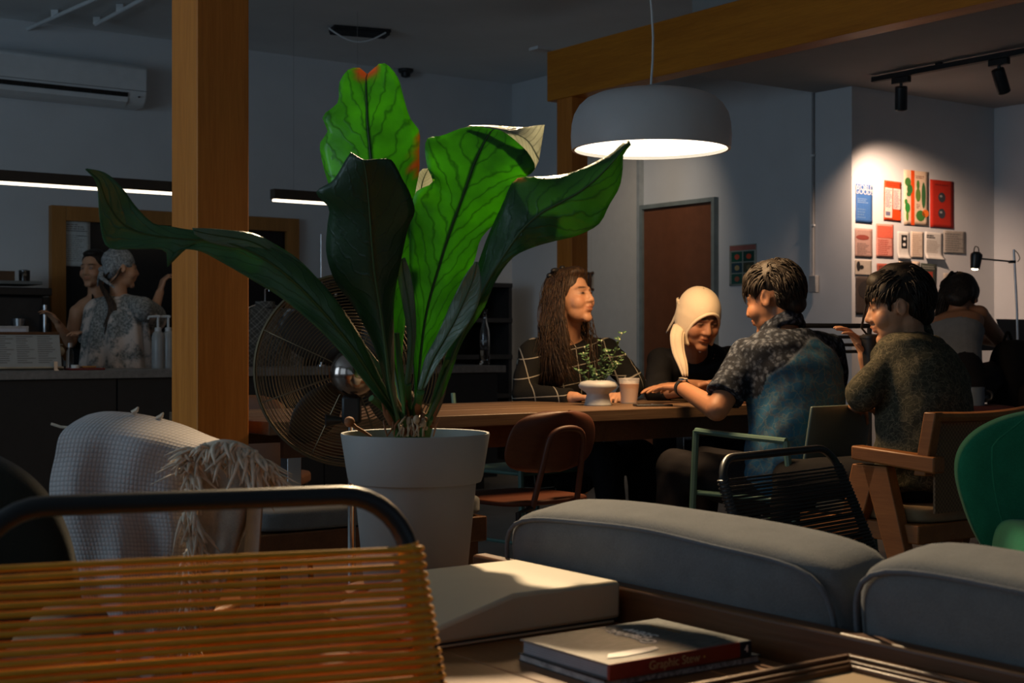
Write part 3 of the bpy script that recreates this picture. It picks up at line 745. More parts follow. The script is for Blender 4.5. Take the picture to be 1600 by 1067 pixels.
# brown leather chair glimpsed by the column
c = P(406, 700, 5.6)
t = thing('leather_chair', 'brown leather chair back glimpsed between column and fan', 'chair', (c.x-.06, c.y, 0), RZ-math.radians(40))
lm = plain('brown_leather', (.10, .045, .02, 1), .5)
g = pillow((.19, .022, .17), 10, 3, .2); obj('backrest', xform(g, Matrix.Translation((0, 0, .62))), lm, t, local=True, angle=180)
g = pillow((.20, .19, .03), 10, 5, 0); obj('seat', xform(g, Matrix.Translation((0, .2, .44))), lm, t, local=True, angle=180)
for sx in (-1, 1):
    obj('leg', G().tube([(sx*.15, -.02, .7), (sx*.17, .02, .42), (sx*.18, -.05, 0)], .012, 8), M['black'], t, local=True); obj('leg', G().tube([(sx*.16, .36, .43), (sx*.18, .39, 0)], .012, 8), M['black'], t, local=True)
# ---------------------------------------------------------------- potted bird's nest fern
pc = P(649, 676, 3.3)          # centre of the rim
fern = thing('potted_fern', 'large potted fern with broad wavy leaves in a grey banded pot', 'plant', (pc.x, pc.y, .43))
potm = plain('grey_pot', (.30, .31, .30, 1), .6, var=.04, scale=6)
rz_ = pc.z
prof = [(.0, .43), (.112, .43), (.118, .435), (.1415, rz_-.112), (.153, rz_-.112), (.157, rz_-.10), (.1725, rz_-.003), (.1712, rz_), (.1665, rz_-.001), (.160, rz_-.05), (.0, rz_-.052)]
obj('pot', G().lathe(prof, (pc.x, pc.y, 0), 72), potm, fern, angle=50)
obj('soil', G().lathe([(.0, rz_-.030), (.10, rz_-.034), (.161, rz_-.042), (.160, rz_-.052)], (pc.x, pc.y, 0), 40), plain('potting_soil', (.035, .024, .015, 1), .95, var=.5, scale=90, bump=.8, bscale=160, bdist=.01), fern)
def leafmat(name, base, trans, gloss=.33, tf=.42):
    k = N(name); uv = k.n('ShaderNodeUVMap'); sep = k.n('ShaderNodeSeparateXYZ'); k.l(uv.outputs['UV'], sep.inputs[0])
    v = k.mth('ABSOLUTE', k.mth('SUBTRACT', sep.outputs[0], .5))           # distance from the midrib
    ph = k.mth('SUBTRACT', k.mth('MULTIPLY', sep.outputs[1], 12.0), k.mth('MULTIPLY', v, 4.5))
    nz = k.noise(k.coord('Object'), 14, 3); ph = k.mth('ADD', ph, k.mth('MULTIPLY', nz, 2.2))
    fr = k.mth('ABSOLUTE', k.mth('SUBTRACT', k.mth('FRACT', ph), .5))
    vein = k.ramp(fr, [(.0, (1, 1, 1, 1)), (.13, (0, 0, 0, 1))])
    rib = k.ramp(v, [(.008, (1, 1, 1, 1)), (.035, (0, 0, 0, 1))])
    a = k.n('ShaderNodeVertexColor'); a.layer_name = 'Col'; sp = k.n('ShaderNodeSeparateColor'); k.l(a.outputs['Color'], sp.inputs[0])
    mott = k.ramp(k.noise(k.coord('Object'), 11, 5), [(.3, tuple(c*.72 for c in base[:3])+(1,)), (.75, tuple(c*1.35 for c in base[:3])+(1,))])
    c = k.mix(k.mth('MULTIPLY', vein, .30), mott, tuple(c*.45 for c in base[:3])+(1,))
    c = k.mix(k.mth('MULTIPLY', rib, .5), c, tuple(c*.5 for c in base[:3])+(1,))
    brown = sp.outputs['Red']
    c = k.mix(brown, c, (.34, .16, .06, 1))
    t = k.mix(k.mth('MULTIPLY', vein, .55), k.ramp(k.noise(k.coord('Object'), 9, 4), [(.3, tuple(c_*.7 for c_ in trans[:3])+(1,)), (.75, tuple(min(1, c_*1.25) for c_ in trans[:3])+(1,))]), tuple(c_*.30 for c_ in trans[:3])+(1,))
    t = k.mix(k.mth('MULTIPLY', rib, .85), t, (.01, .03, .005, 1)); t = k.mix(brown, t, (.50, .20, .06, 1))
    k.base(c); k.set(rough=gloss, spec=.5)
    h = k.mth('ADD', k.mth('MULTIPLY', vein, .7), k.noise(k.coord('Object'), 60, 2)); k.bump(h, .25, .004)
    tr = k.n('ShaderNodeBsdfTranslucent'); k.l(t, tr.inputs['Color'])
    ms = k.n('ShaderNodeMixShader'); ms.inputs[0].default_value = tf
    k.l(k.b.outputs[0], ms.inputs[1]); k.l(tr.outputs[0], ms.inputs[2]); k.l(ms.outputs[0], k.out.inputs['Surface']); return k.m
LM = leafmat('fern_leaf', (.026, .115, .026, 1), (.17, .50, .018, 1), .33, .50)
LMD = leafmat('fern_leaf_shade', (.016, .050, .016, 1), (.05, .12, .012, 1), .4, .16)  # darker, less translucent copy; the shade on the front leaf is in its colour
LM4 = leafmat('fern_leaf_thick', (.026, .10, .024, 1), (.12, .30, .014, 1), .33, .42)
LM2 = leafmat('fern_leaf_pale', (.15, .225, .14, 1), (.12, .33, .05, 1), .28, .25)
LM5 = leafmat('fern_leaf_sheen', (.075, .18, .080, 1), (.11, .33, .03, 1), .26, .34)  # base paled to put the daylight sheen of the drooping leaf into colour
LMW = leafmat('fern_leaf_glare', (.46, .48, .42, 1), (.66, .68, .58, 1), .30, .55)  # pale colours stand in for light reflected off the leaf
ribm = plain('leaf_rib', (.035, .085, .02, 1), .5); petm = plain('petiole_green', (.05, .14, .035, 1), .45, var=.2)
def leaf(left, mid, right, d0, d1, dl=.0, dr=.0, cup=0.0, mat=LM, n=46, ripple=.012, freq=9, brown=None, rib=.0042, label=None, seed=0, ribs=True, dbow=0.0):
    L, Md, R = [crom([(x, y, 0) for x, y in q], n) for q in (left, mid, right)]
    rows = []; K = 6; colr = []; ribp = []
    for i in range(n):
        u = i/(n-1); d = d0+(d1-d0)*u+dbow*math.sin(math.pi*u); row = []
        for j in range(-K, K+1):
            s = abs(j)/K; E = L if j < 0 else R; x = Md[i][0]+(E[i][0]-Md[i][0])*s; y = Md[i][1]+(E[i][1]-Md[i][1])*s
            off = (dl if j < 0 else dr)*s**1.4*math.sin(math.pi*min(1, .12+u*.95))+cup*s*s
            rp = ripple*s**2*math.sin(u*freq*2*math.pi*(.8+.1*math.sin(seed+u*5))+seed+(1.3 if j < 0 else 0))*math.sin(math.pi*min(1, max(0, u)))
            row.append(P(x, y, d+off+rp)); 
            bw = 0
            for (bx, by, br) in (brown or []):
                q = math.hypot(x-bx, y-by); bw = max(bw, max(0, min(1, (br-q)/(br*.45))))
            colr.append(bw)
        rows.append(row); ribp.append(row[K]+Vector((0, .0, 0)))
    g = G().grid(rows, uv=True); me = g.mesh('leaf')
    at = me.color_attributes.new('Col', 'FLOAT_COLOR', 'POINT')
    c = np.ones((len(colr), 4), np.float32); c[:, 0] = colr; at.data.foreach_set('color', c.ravel())
    o = link('leaf', me, mat, fern, solid=.0011, angle=180, label=label)
    if ribs: obj('midrib', G().tube([p+Vector((0, -.0012, 0)) for p in ribp], [rib*(1-.75*i/(n-1)) for i in range(n)], 6), ribm, o)
    return o
def petiole(pts, r0, r1, label=None, m=None):
    q = crom([P(*p) for p in pts], 18); obj('petiole', G().tube(q, [r0+(r1-r0)*i/17 for i in range(18)], 8), m or petm, fern, label=label)
# L1 tall back leaf with a burnt tip
leaf([(624, 640), (600, 560), (566, 450), (536, 380), (520, 310), (506, 262), (500, 225), (512, 205), (504, 182), (528, 160), (530, 130), (545, 108), (562, 106)],
     [(628, 640), (614, 560), (600, 450), (592, 370), (586, 310), (581, 262), (577, 222), (574, 190), (573, 165), (572, 145), (572, 130), (572, 120), (574, 116)],
     [(632, 640), (628, 560), (640, 450), (652, 370), (648, 310), (655, 268), (655, 238), (655, 205), (641, 185), (630, 150), (622, 122), (604, 100), (592, 100)],
     3.36, 3.50, .05, .05, brown=[(568, 112, 17), (580, 108, 15), (656, 215, 12), (655, 238, 14), (653, 262, 14), (640, 262, 6)], ripple=.010, freq=6, label='tall upright leaf with burnt orange tip and edge')
# L3 bright centre leaf
leaf([(648, 650), (647, 590), (643, 500), (640, 410), (642, 340), (650, 300), (676, 285), (668, 262), (664, 235), (668, 216), (690, 212), (722, 200), (748, 198)],
     [(652, 650), (654, 590), (666, 490), (688, 410), (704, 360), (719, 318), (731, 284), (740, 258), (749, 238), (757, 222), (763, 212), (768, 205), (772, 202)],
     [(656, 650), (662, 590), (700, 490), (740, 410), (752, 372), (786, 335), (792, 308), (812, 283), (836, 264), (826, 240), (806, 220), (790, 208), (780, 203)],
     3.28, 3.36, -.035, .045, ripple=.011, freq=7, seed=2, label='broad bright green central leaf glowing with backlight')
# its folded-back tip, paled in colour for the glare on it
leaf([(728, 199), (755, 204), (780, 212), (800, 222), (818, 240), (834, 268)], [(732, 197), (760, 198), (785, 203), (808, 210), (826, 222), (842, 250)], [(735, 196), (765, 196), (795, 198), (820, 199), (838, 196), (851, 195)],
     3.37, 3.44, .0, .03, mat=LMW, n=26, ripple=.004, rib=.002, label='pale folded back tip of the central leaf', ribs=False)
# L4 wide leaf sweeping right
leaf([(664, 655), (684, 600), (700, 545), (722, 470), (744, 420), (762, 370), (785, 320), (806, 280), (850, 276), (888, 271), (921, 258), (940, 248), (960, 236), (972, 224), (983, 219)],
     [(669, 655), (691, 600), (712, 545), (742, 480), (766, 432), (790, 395), (815, 360), (842, 335), (872, 318), (902, 302), (925, 285), (943, 268), (960, 250), (974, 232), (984, 222)],
     [(674, 655), (699, 600), (722, 535), (756, 482), (776, 436), (802, 402), (834, 386), (866, 377), (902, 368), (936, 350), (952, 320), (968, 292), (973, 262), (974, 242), (986, 226)],
     3.22, 3.10, .03, -.02, cup=.02, mat=LM4, ripple=.010, freq=8, seed=4, brown=[(812, 279, 9), (842, 276, 7)], label='wide leaf sweeping right in front of the pendant lamp')
# L2 dark front leaf
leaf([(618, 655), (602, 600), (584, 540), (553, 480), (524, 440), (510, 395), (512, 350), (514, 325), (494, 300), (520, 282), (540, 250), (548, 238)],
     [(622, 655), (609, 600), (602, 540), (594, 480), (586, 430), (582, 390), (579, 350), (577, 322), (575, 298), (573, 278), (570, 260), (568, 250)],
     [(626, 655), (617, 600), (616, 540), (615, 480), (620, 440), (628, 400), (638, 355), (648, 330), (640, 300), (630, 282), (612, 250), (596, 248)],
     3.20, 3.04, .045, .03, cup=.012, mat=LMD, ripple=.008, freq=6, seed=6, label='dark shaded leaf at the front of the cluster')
# L5 long drooping leaf, left, with its twisted tail
leaf([(621, 658), (577, 606), (534, 552), (490, 507), (440, 466), (390, 435), (345, 409), (310, 392), (275, 392), (262, 418), (258, 392), (215, 389), (168, 386), (156, 345), (150, 285), (133, 265)],
     [(627, 656), (588, 600), (556, 550), (518, 502), (470, 450), (425, 412), (380, 388), (338, 376), (300, 374), (272, 372), (248, 369), (222, 364), (192, 350), (168, 318), (154, 282), (134, 264)],
     [(632, 652), (600, 600), (576, 550), (548, 500), (503, 442), (456, 402), (402, 378), (356, 366), (318, 361), (290, 358), (263, 353), (240, 349), (212, 322), (190, 292), (165, 270), (136, 263)],
     3.24, 2.92, -.03, .03, mat=LM5, ripple=.006, freq=10, seed=1, n=64, label='long drooping leaf reaching left with a twisted tail')
# L6 pale leaf lying above it
leaf([(596, 600), (552, 556), (510, 502), (480, 462), (452, 430), (424, 408), (392, 390), (358, 386), (326, 378), (304, 366)],
     [(598, 590), (560, 545), (520, 492), (488, 450), (458, 418), (428, 396), (394, 378), (360, 371), (328, 366), (302, 360)],
     [(600, 575), (572, 540), (533, 484), (500, 440), (466, 405), (434, 384), (397, 365), (362, 360), (328, 357), (300, 356)],
     3.27, 3.02, .0, .02, mat=LM2, ripple=.004, freq=6, seed=3, label='narrow pale leaf arching left above the drooping one')
# L7, L8 narrow glossy leaves, L9 small pale leaf behind
leaf([(652, 610), (664, 560), (680, 530), (697, 492), (712, 458), (728, 428), (742, 409)], [(658, 608), (674, 565), (694, 530), (712, 497), (728, 462), (739, 434), (745, 409)], [(664, 606), (684, 570), (708, 536), (732, 505), (748, 472), (752, 440), (747, 409)],
     3.18, 3.12, .01, -.02, mat=LM2, ripple=.004, freq=4, n=34, seed=5, label='narrow glossy leaf angled right below the central leaf')
leaf([(632, 600), (636, 560), (636, 520), (628, 470), (621, 430), (624, 408)], [(636, 600), (641, 560), (643, 520), (638, 470), (631, 430), (628, 404)], [(640, 600), (646, 560), (650, 520), (648, 470), (641, 425), (633, 402)],
     3.19, 3.16, .01, .01, mat=LM2, ripple=.002, freq=3, n=28, label='slim pale leaf standing between the two main leaves')
leaf([(652, 330), (648, 305), (648, 288), (652, 274), (660, 264)], [(656, 330), (657, 305), (660, 285), (665, 272), (670, 263)], [(660, 330), (668, 305), (676, 286), (677, 272), (675, 263)],
     3.55, 3.57, .01, .01, mat=LMW, n=22, ripple=.002, freq=3, rib=.002, label='small pale leaf peeping out behind the cluster')
petiole([(657, 612, 3.18), (648, 650, 3.26), (644, 690, 3.29)], .0095, .011); petiole([(638, 600, 3.19), (638, 650, 3.27), (636, 690, 3.29)], .007, .010)
petiole([(624, 650, 3.24), (630, 672, 3.27), (634, 696, 3.29)], .012, .014); petiole([(580, 622, 3.2), (606, 644, 3.24), (628, 690, 3.28)], .008, .012)
petiole([(670, 652, 3.22), (664, 672, 3.26), (658, 696, 3.29)], .011, .013); petiole([(620, 520, 3.25), (626, 580, 3.27), (640, 690, 3.3)], .006, .009)
petiole([(700, 560, 3.2), (684, 610, 3.24), (664, 690, 3.28)], .007, .010); petiole([(650, 650, 3.28), (650, 672, 3.29), (650, 696, 3.3)], .012, .013)
# dried sheaths, rhizome bulbs and roots
brm = plain('dried_sheath', (.22, .085, .03, 1), .7, var=.4, scale=40); bulbm = plain('pale_root', (.38, .28, .17, 1), .6, var=.3, scale=50)
for (x0, y0, x1, y1, dd_) in ((597, 630, 612, 664, 3.2), (612, 595, 632, 662, 3.24), (638, 612, 640, 655, 3.22), (656, 620, 654, 648, 3.2), (690, 620, 676, 668, 3.22), (604, 640, 616, 668, 3.19), (618, 602, 628, 640, 3.3)):
    a, b = P(x0, y0, dd_), P(x1, y1, dd_+.03); mid = a.lerp(b, .5)+Vector((random.uniform(-.006, .006), -.004, 0))
    obj('dried_sheath', G().tube([a, mid, b], [.0015, .0075, .008], 7, flat=.4), brm, fern)
for k in range(26):
    x = random.gauss(650, 15); y = random.uniform(652, 676); c = P(x, y, random.uniform(3.18, 3.27)); r = random.uniform(.004, .008)
    obj('root_bulb', G().ell(c, (r, r, r*random.uniform(.9, 1.8)), None, 10, 8), bulbm if k % 2 else brm, fern)
for k in range(16):
    x = random.gauss(648, 22); a = P(x, 650+random.uniform(0, 14), 3.20); b = P(x+random.uniform(-14, 14), 682, 3.19)
    obj('root', G().tube([a, a.lerp(b, .5)+Vector((random.uniform(-.01, .01), -.006, .004)), b], [.0022, .0026, .0016], 5), bulbm if k % 3 else brm, fern)
# stray curl on the rim
obj('fiddlehead', G().ell(P(546, 659, 3.30), .0125, None, 12, 8).tube([P(549, 662, 3.30), P(556, 668, 3.3), P(566, 673, 3.31), P(580, 682, 3.31)], [.006, .005, .004, .003], 7), brm, fern, label='small brown curl hanging over the pot rim')
# plant stool below
t = thing('plant_stool', 'small round dark wooden stool under the fern pot', 'stool', (pc.x, pc.y, 0))
obj('seat', G().lathe([(.0, .40), (.165, .40), (.17, .405), (.17, .425), (.165, .43), (.0, .43)], (0, 0, 0), 36), M['walnut'], t, local=True)
for k in range(3):
    a = k*2.1+.4; obj('leg', G().tube([(.11*math.cos(a), .11*math.sin(a), .40), (.14*math.cos(a), .14*math.sin(a), 0)], .015, 8), M['walnut'], t, local=True)

# ---------------------------------------------------------------- pedestal fan
fc = P(549, 578, 3.9); fr_ = .262
fan = thing('pedestal_fan', 'large chrome pedestal fan with round wire guard behind the fern', 'fan', (fc.x+.01, fc.y+.0, 0))
fm = Matrix.Rotation(math.radians(6), 3, 'Z') @ Matrix.Rotation(math.radians(90), 3, 'X')      # local z -> towards -y (camera)
fdir = fm @ Vector((0, 0, 1))
wire = plain('fan_wire', (.16, .12, .07, 1), .45, .8, var=.1)
def fpt(r, a, z): return fc+fm @ Vector((r*math.cos(a), r*math.sin(a), z))
def circ(r, z, n=72): return [fpt(r, 2*math.pi*k/n, z) for k in range(n)]
obj('guard_rim', G().tube(circ(fr_, 0), .0048, 8, closed=True), wire, fan)
for k in range(22):
    r = .075+(fr_-.075)*(k+.5)/22.3; z = .075*math.sqrt(max(0, 1-(r/fr_)**2.2))
    obj('guard_ring', G().tube(circ(r, z, 60), .0011, 5, closed=True), wire, fan)
for k in range(22):
    r = .06+(fr_-.06)*(k+.5)/22.3; z = -.075*math.sqrt(max(0, 1-(r/fr_)**2.2))
    obj('guard_ring', G().tube(circ(r, z, 60), .0011, 5, closed=True), wire, fan)
for k in range(8):
    a = 2*math.pi*k/8+.35
    for sg in (1, -1):
        obj('guard_spoke', G().tube([fpt(r, a, sg*.078*math.sqrt(max(0, 1-(r/fr_)**2.2))) for r in np.linspace(.05, fr_, 10)], .0016, 5), wire, fan)
blade = plain('fan_blade', (.075, .06, .05, 1), .4, .5)
for k in range(4):
    a0 = 2*math.pi*k/4+.9; rows = []
    for i in range(10):
        r = .05+.19*i/9; wv = .16+.5*math.sin(math.pi*min(1, .25+i/12)); rows.append([fpt(r, a0+wv*(j/5-.5)*1.3, .025-.05*(j/5)) for j in range(6)])
    obj('blade', G().grid(rows), blade, fan, solid=.0015, angle=180)
dome = plain('bronze_motor', (.34, .27, .23, 1), .16, 1.0, var=.06)
mz = fm.copy()
obj('motor_dome', G().lathe([(.0, .165), (.02, .163), (.045, .152), (.062, .13), (.068, .10), (.068, .06), (.06, .045), (.0, .045)], fc+fm @ Vector((.008, -.008, 0)), 40, fm), dome, fan)
obj('hub', G().lathe([(.0, -.06), (.03, -.055), (.035, -.03), (.035, .04), (.0, .045)], fc, 24, fm), M['black'], fan)
obj('pole', G().tube([Vector((fc.x+.012, fc.y-.1, .03)), Vector((fc.x+.012, fc.y-.1, fc.z-.04))], .0115, 14), M['chrome'], fan)
obj('clamp', G().box((fc.x+.012, fc.y-.1, 1-.122*3.9/2.222*.5-.075), (.05, .045, .075)), M['black'], fan, bevel=.008)
obj('clamp_knob', G().tube([(fc.x-.014, fc.y-.11, .79), (fc.x-.055, fc.y-.12, .79)], [.008, .018], 12), M['black'], fan)
obj('base', G().lathe([(.0, .045), (.05, .04), (.19, .02), (.205, .01), (.205, 0), (.0, 0)], (fc.x+.012, fc.y-.1, 0), 40), M['black'], fan)
# ---------------------------------------------------------------- people
def frame(fwd, up=(0, 0, 1)):
    f = Vector(fwd).normalized(); u = Vector(up); r = f.cross(u).normalized(); u = r.cross(f).normalized()
    m = Matrix.Identity(3); m.col[0] = r; m.col[1] = f; m.col[2] = u; return m      # x = person's right
def loft(g, pts, rights, fwds, ra, rb, n=24):
    o = len(g.v); L = len(pts)
    for p, r, f, a, b in zip(pts, rights, fwds, ra, rb):
        for k in range(n):
            t = 2*math.pi*k/n; c, s = math.cos(t), math.sin(t); l = (abs(c)**2.4+abs(s)**2.4)**(1/2.4)
            g.v.append(tuple(p+r*(c/l*a)+f*(s/l*b)))
    for i in range(L-1):
        for k in range(n): g.f.append((o+i*n+k, o+i*n+(k+1) % n, o+(i+1)*n+(k+1) % n, o+(i+1)*n+k))
    g.f.append(tuple(o+k for k in range(n))[::-1]); g.f.append(tuple(o+(L-1)*n+k for k in range(n)))
def head_prims(g, c, m, s, fat=1.0):
    def q(x, y, z): return c+m @ Vector((x*s, y*s, z*s))
    def e(p, r, mm=None): g.ell(q(*p), tuple(k*s for k in r), m if mm is None else m @ mm, 24, 16)
    e((0, -.018, .032), (.074, .094, .086)); e((0, .022, -.012), (.066*fat, .066, .090)); e((0, .028, -.064), (.056*fat, .053, .050))
    e((0, .068, -.099), (.028, .018, .020))
    g.cap(q(0, .085, .010), q(0, .0985, -.026), .0085*s, .0135*s, 10)
    for x in (-1, 1):
        e((x*.0145, .091, -.031), (.0095, .0095, .0078)); e((x*.034*fat, .050, -.030), (.034, .034, .036))
        g.cap(q(x*.012, .0835, .024), q(x*.046, .066, .022), .0085*s, .008*s, 8)
        mm = Matrix.Rotation(x*-.35, 3, 'Z'); e((x*.0785, -.010, -.004), (.0075, .0185, .031), mm); e((x*.072, .004, -.006), (.007, .009, .015))
        e((x*.032, .070, .004), (.0165, .0145, .0105))       # eyelid mound
    g.cap(q(-.017, .0855, -.0545), q(0, .0915, -.053), .0055*s, .0075*s, 8); g.cap(q(.017, .0855, -.0545), q(0, .0915, -.053), .0055*s, .0075*s, 8)
    g.cap(q(-.014, .084, -.0655), q(.014, .084, -.0655), .0080*s, .0080*s, 8)
    return q
def hand_prims(g, w, d, n, s=1.0, curl=.5, left=False, spread=.1):
    # w wrist, d finger direction, n back-of-hand normal
    d = Vector(d).normalized(); n = Vector(n); n = (n-d*n.dot(d)).normalized(); x = d.cross(n)      # across the palm
    if left: x = -x
    for k in range(4):
        o = (k-1.5)*.0195*s; kn = w+d*(.088-.006*abs(k-1.2))*s+x*o
        g.cap(w+x*o*.6+d*.01*s, kn, .0135*s, .0115*s, 10)
        L = (.040, .045, .042, .032)[k]*s; dd = (d+x*spread*(k-1.5)).normalized(); p = kn
        for j, (f, r0, r1) in enumerate(((1, .0092, .0085), (.66, .0085, .0078), (.5, .0078, .0066))):
            a = curl*(.55+.55*j); q_ = dd*math.cos(a)-n*math.sin(a); e = p+q_*L*f; g.cap(p, e, r0*s, r1*s, 9); p = e
    b = w+d*.025*s-x*.026*s; e1 = b+(d*.55-x*.75-n*.25).normalized()*.042*s; e2 = e1+(d*.85-x*.25-n*.3).normalized()*.032*s; e3 = e2+(d*.95-n*.3).normalized()*.022*s
    g.cap(w+d*.012*s-x*.012*s, b, .014*s, .0135*s, 10); g.cap(b, e1, .0135*s, .0105*s, 10); g.cap(e1, e2, .0105*s, .009*s, 9); g.cap(e2, e3, .009*s, .007*s, 9)
def person(label, base, hc, hf, neck, pelvis, shL, shR, armL, armR, legL, legR, s=1.0, skinm=None, fat=1.0, belly=1.0, voxel=.0052, curlL=.5, curlR=.5, nL=(0, 0, 1), nR=(0, 0, 1), hup=(0, 0, 1), closed_eyes=False, armr=1.0, dL=None, dR=None, brow=True, group=None):
    """arm* = (elbow, wrist, fingertip aim), leg* = (hip knee ankle toe) knee, ankle, toe"""
    skinm = skinm or M['skin']; t = thing('person', label, 'person', base, 0, group)
    R = dict(t=t, s=s); hm = frame(hf, hup); g = G(); q = head_prims(g, hc, hm, s, fat)
    r = (shR-shL).normalized(); up = (neck-pelvis).normalized(); fw = up.cross(r).normalized(); r = fw.cross(up).normalized()
    R.update(hm=hm, hc=hc, q=q, r=r, up=up, fw=fw, neck=neck, pelvis=pelvis, shL=shL, shR=shR)
    H = (neck-pelvis).length
    bend = -fw*.035*s
    def sp(f): return pelvis+(neck-pelvis)*f+bend*math.sin(math.pi*f)
    fr = [-.14, 0, .22, .45, .68, .84, .94, 1.0]
    ra = np.array([.145, .165, .150, .145, .162, .168, .115, .058])*s*fat; rb = np.array([.10, .115, .108, .108, .115, .098, .072, .055])*s*fat
    rb[1:5] *= belly
    pts = [sp(f) for f in fr]; R.update(pts=pts, ra=ra, rb=rb)
    loft(g, pts, [r]*8, [fw]*8, ra, rb)
    g.cap(neck-up*.03*s, hc+hm @ Vector((0, -.022*s, -.05*s)), .058*s*fat, .053*s*fat)
    for sh in (shL, shR): g.cap(neck-up*.05*s, sh, .058*s, .052*s*armr); 
    for sh, (el, wr, tip), left, cu, nn in ((shL, armL, True, curlL, nL), (shR, armR, False, curlR, nR)):
        g.cap(sh, el, .050*s*armr, .040*s*armr); g.cap(el, wr, .040*s*armr, .0265*s)
        hand_prims(g, wr, tip-wr, nn, s*.98, cu, left)
    for sgn, leg in ((-1, legL), (1, legR)):
        hip = pelvis+r*(.085*s*sgn)-up*.05*s; kn, an, toe = leg
        g.cap(hip, kn, .082*s*fat, .056*s); g.cap(kn, an, .054*s, .036*s); g.cap(an, toe, .036*s, .026*s)
    inv = hm.inverted()
    def face(co, no):
        l = ((co-np.array(hc)) @ np.array(inv).T)/s
        near = (np.abs(l) < .16).all(axis=1)
        d = np.zeros(len(co))
        def gs(x, y, z, sx, sy, sz): return np.exp(-(((l[:, 0]-x)/sx)**2+((l[:, 1]-y)/sy)**2+((l[:, 2]-z)/sz)**2))
        for x in (-1, 1):
            d -= .0055*gs(x*.016, .09, .009, .009, .03, .010)+.0040*gs(x*.034, .083, .0155, .013, .03, .0055)
            d -= .0032*gs(x*.032, .087, -.010, .014, .03, .005)
        d -= .0042*gs(0, .09, -.0605, .024, .03, .0028); d -= .003*gs(0, .09, -.079, .016, .03, .006)
        dx = sum(-x_*.0075*gs(x_*.086, -.008, .0, .012, .0085, .015) for x_ in (-1, 1))
        co[near] += (hm_np @ np.stack([dx[near]*s, d[near]*s, np.zeros(near.sum())])).T
        return co
    hm_np = np.array(hm)
    def paint(co):
        l = ((co-np.array(hc)) @ np.array(inv).T)/s; c = np.ones((len(co), 3))
        def gs(x, y, z, sx, sy, sz): return np.exp(-(((l[:, 0]-x)/sx)**2+((l[:, 1]-y)/sy)**2+((l[:, 2]-z)/sz)**2))[:, None]
        front = (l[:, 1] > .03)[:, None]
        lips = np.clip(1.3*gs(0, .09, -.0595, .021, .03, .0095), 0, .8)*front; c = c*(1-lips)+lips*np.array([.72, .46, .44])
        for x in (-1, 1):
            ey = np.clip(1.6*gs(x*.032, .084, .0035, .0145, .03, .0042), 0, 1)*front; c = c*(1-ey*.93)
            lid = .45*gs(x*.032, .084, .013, .018, .03, .006)*front; c = c*(1-lid)
            if brow:
                bz = .0285-.35*np.maximum(0, np.abs(l[:, 0:1])-.04)*1.0
                b_ = np.clip(1.7*np.exp(-(((l[:, 0:1]-x*.032)/.018)**2+((l[:, 2:3]-bz)/.0042)**2)), 0, 1)*front; c = c*(1-b_*.85)
            c = c*(1-.5*gs(x*.008, .103, -.036, .005, .02, .004)*front)
            chk = .25*gs(x*.042, .07, -.02, .022, .04, .02)*front; c = c*(1-chk*np.array([0, .35, .35]))
        return c
    me = blob('body', g, voxel*s, 5, face, paint)
    R['body'] = link('body', me, skinm, t, angle=180)
    for x in (-1, 1):
        c = q(x*.032, .0705, .0030)
        e = obj('eye', G().ell(c, (.0118*s, .0118*s, .0072*s), hm, 14, 10), M['eye'], t, angle=180)
        obj('iris', G().ell(q(x*.032-.001, .0770, .0028), (.0056*s, .0030*s, .0050*s), hm, 10, 8), M['iris'], e, angle=180)
    return R
def cloth_noise(amp, k=1.0, seed=0.0):
    def fn(co, no):
        x, y, z = co[:, 0]*k, co[:, 1]*k, co[:, 2]*k
        d = np.sin(x*31+y*17+z*23+seed+2.2*np.sin(z*13+x*7+seed))*.5+np.sin(z*47-x*29+y*37+1.7*np.sin(y*19+seed))*.3+np.sin(x*11-z*19+seed*2)*.5
        return co+no*(amp*d)[:, None]
    return fn
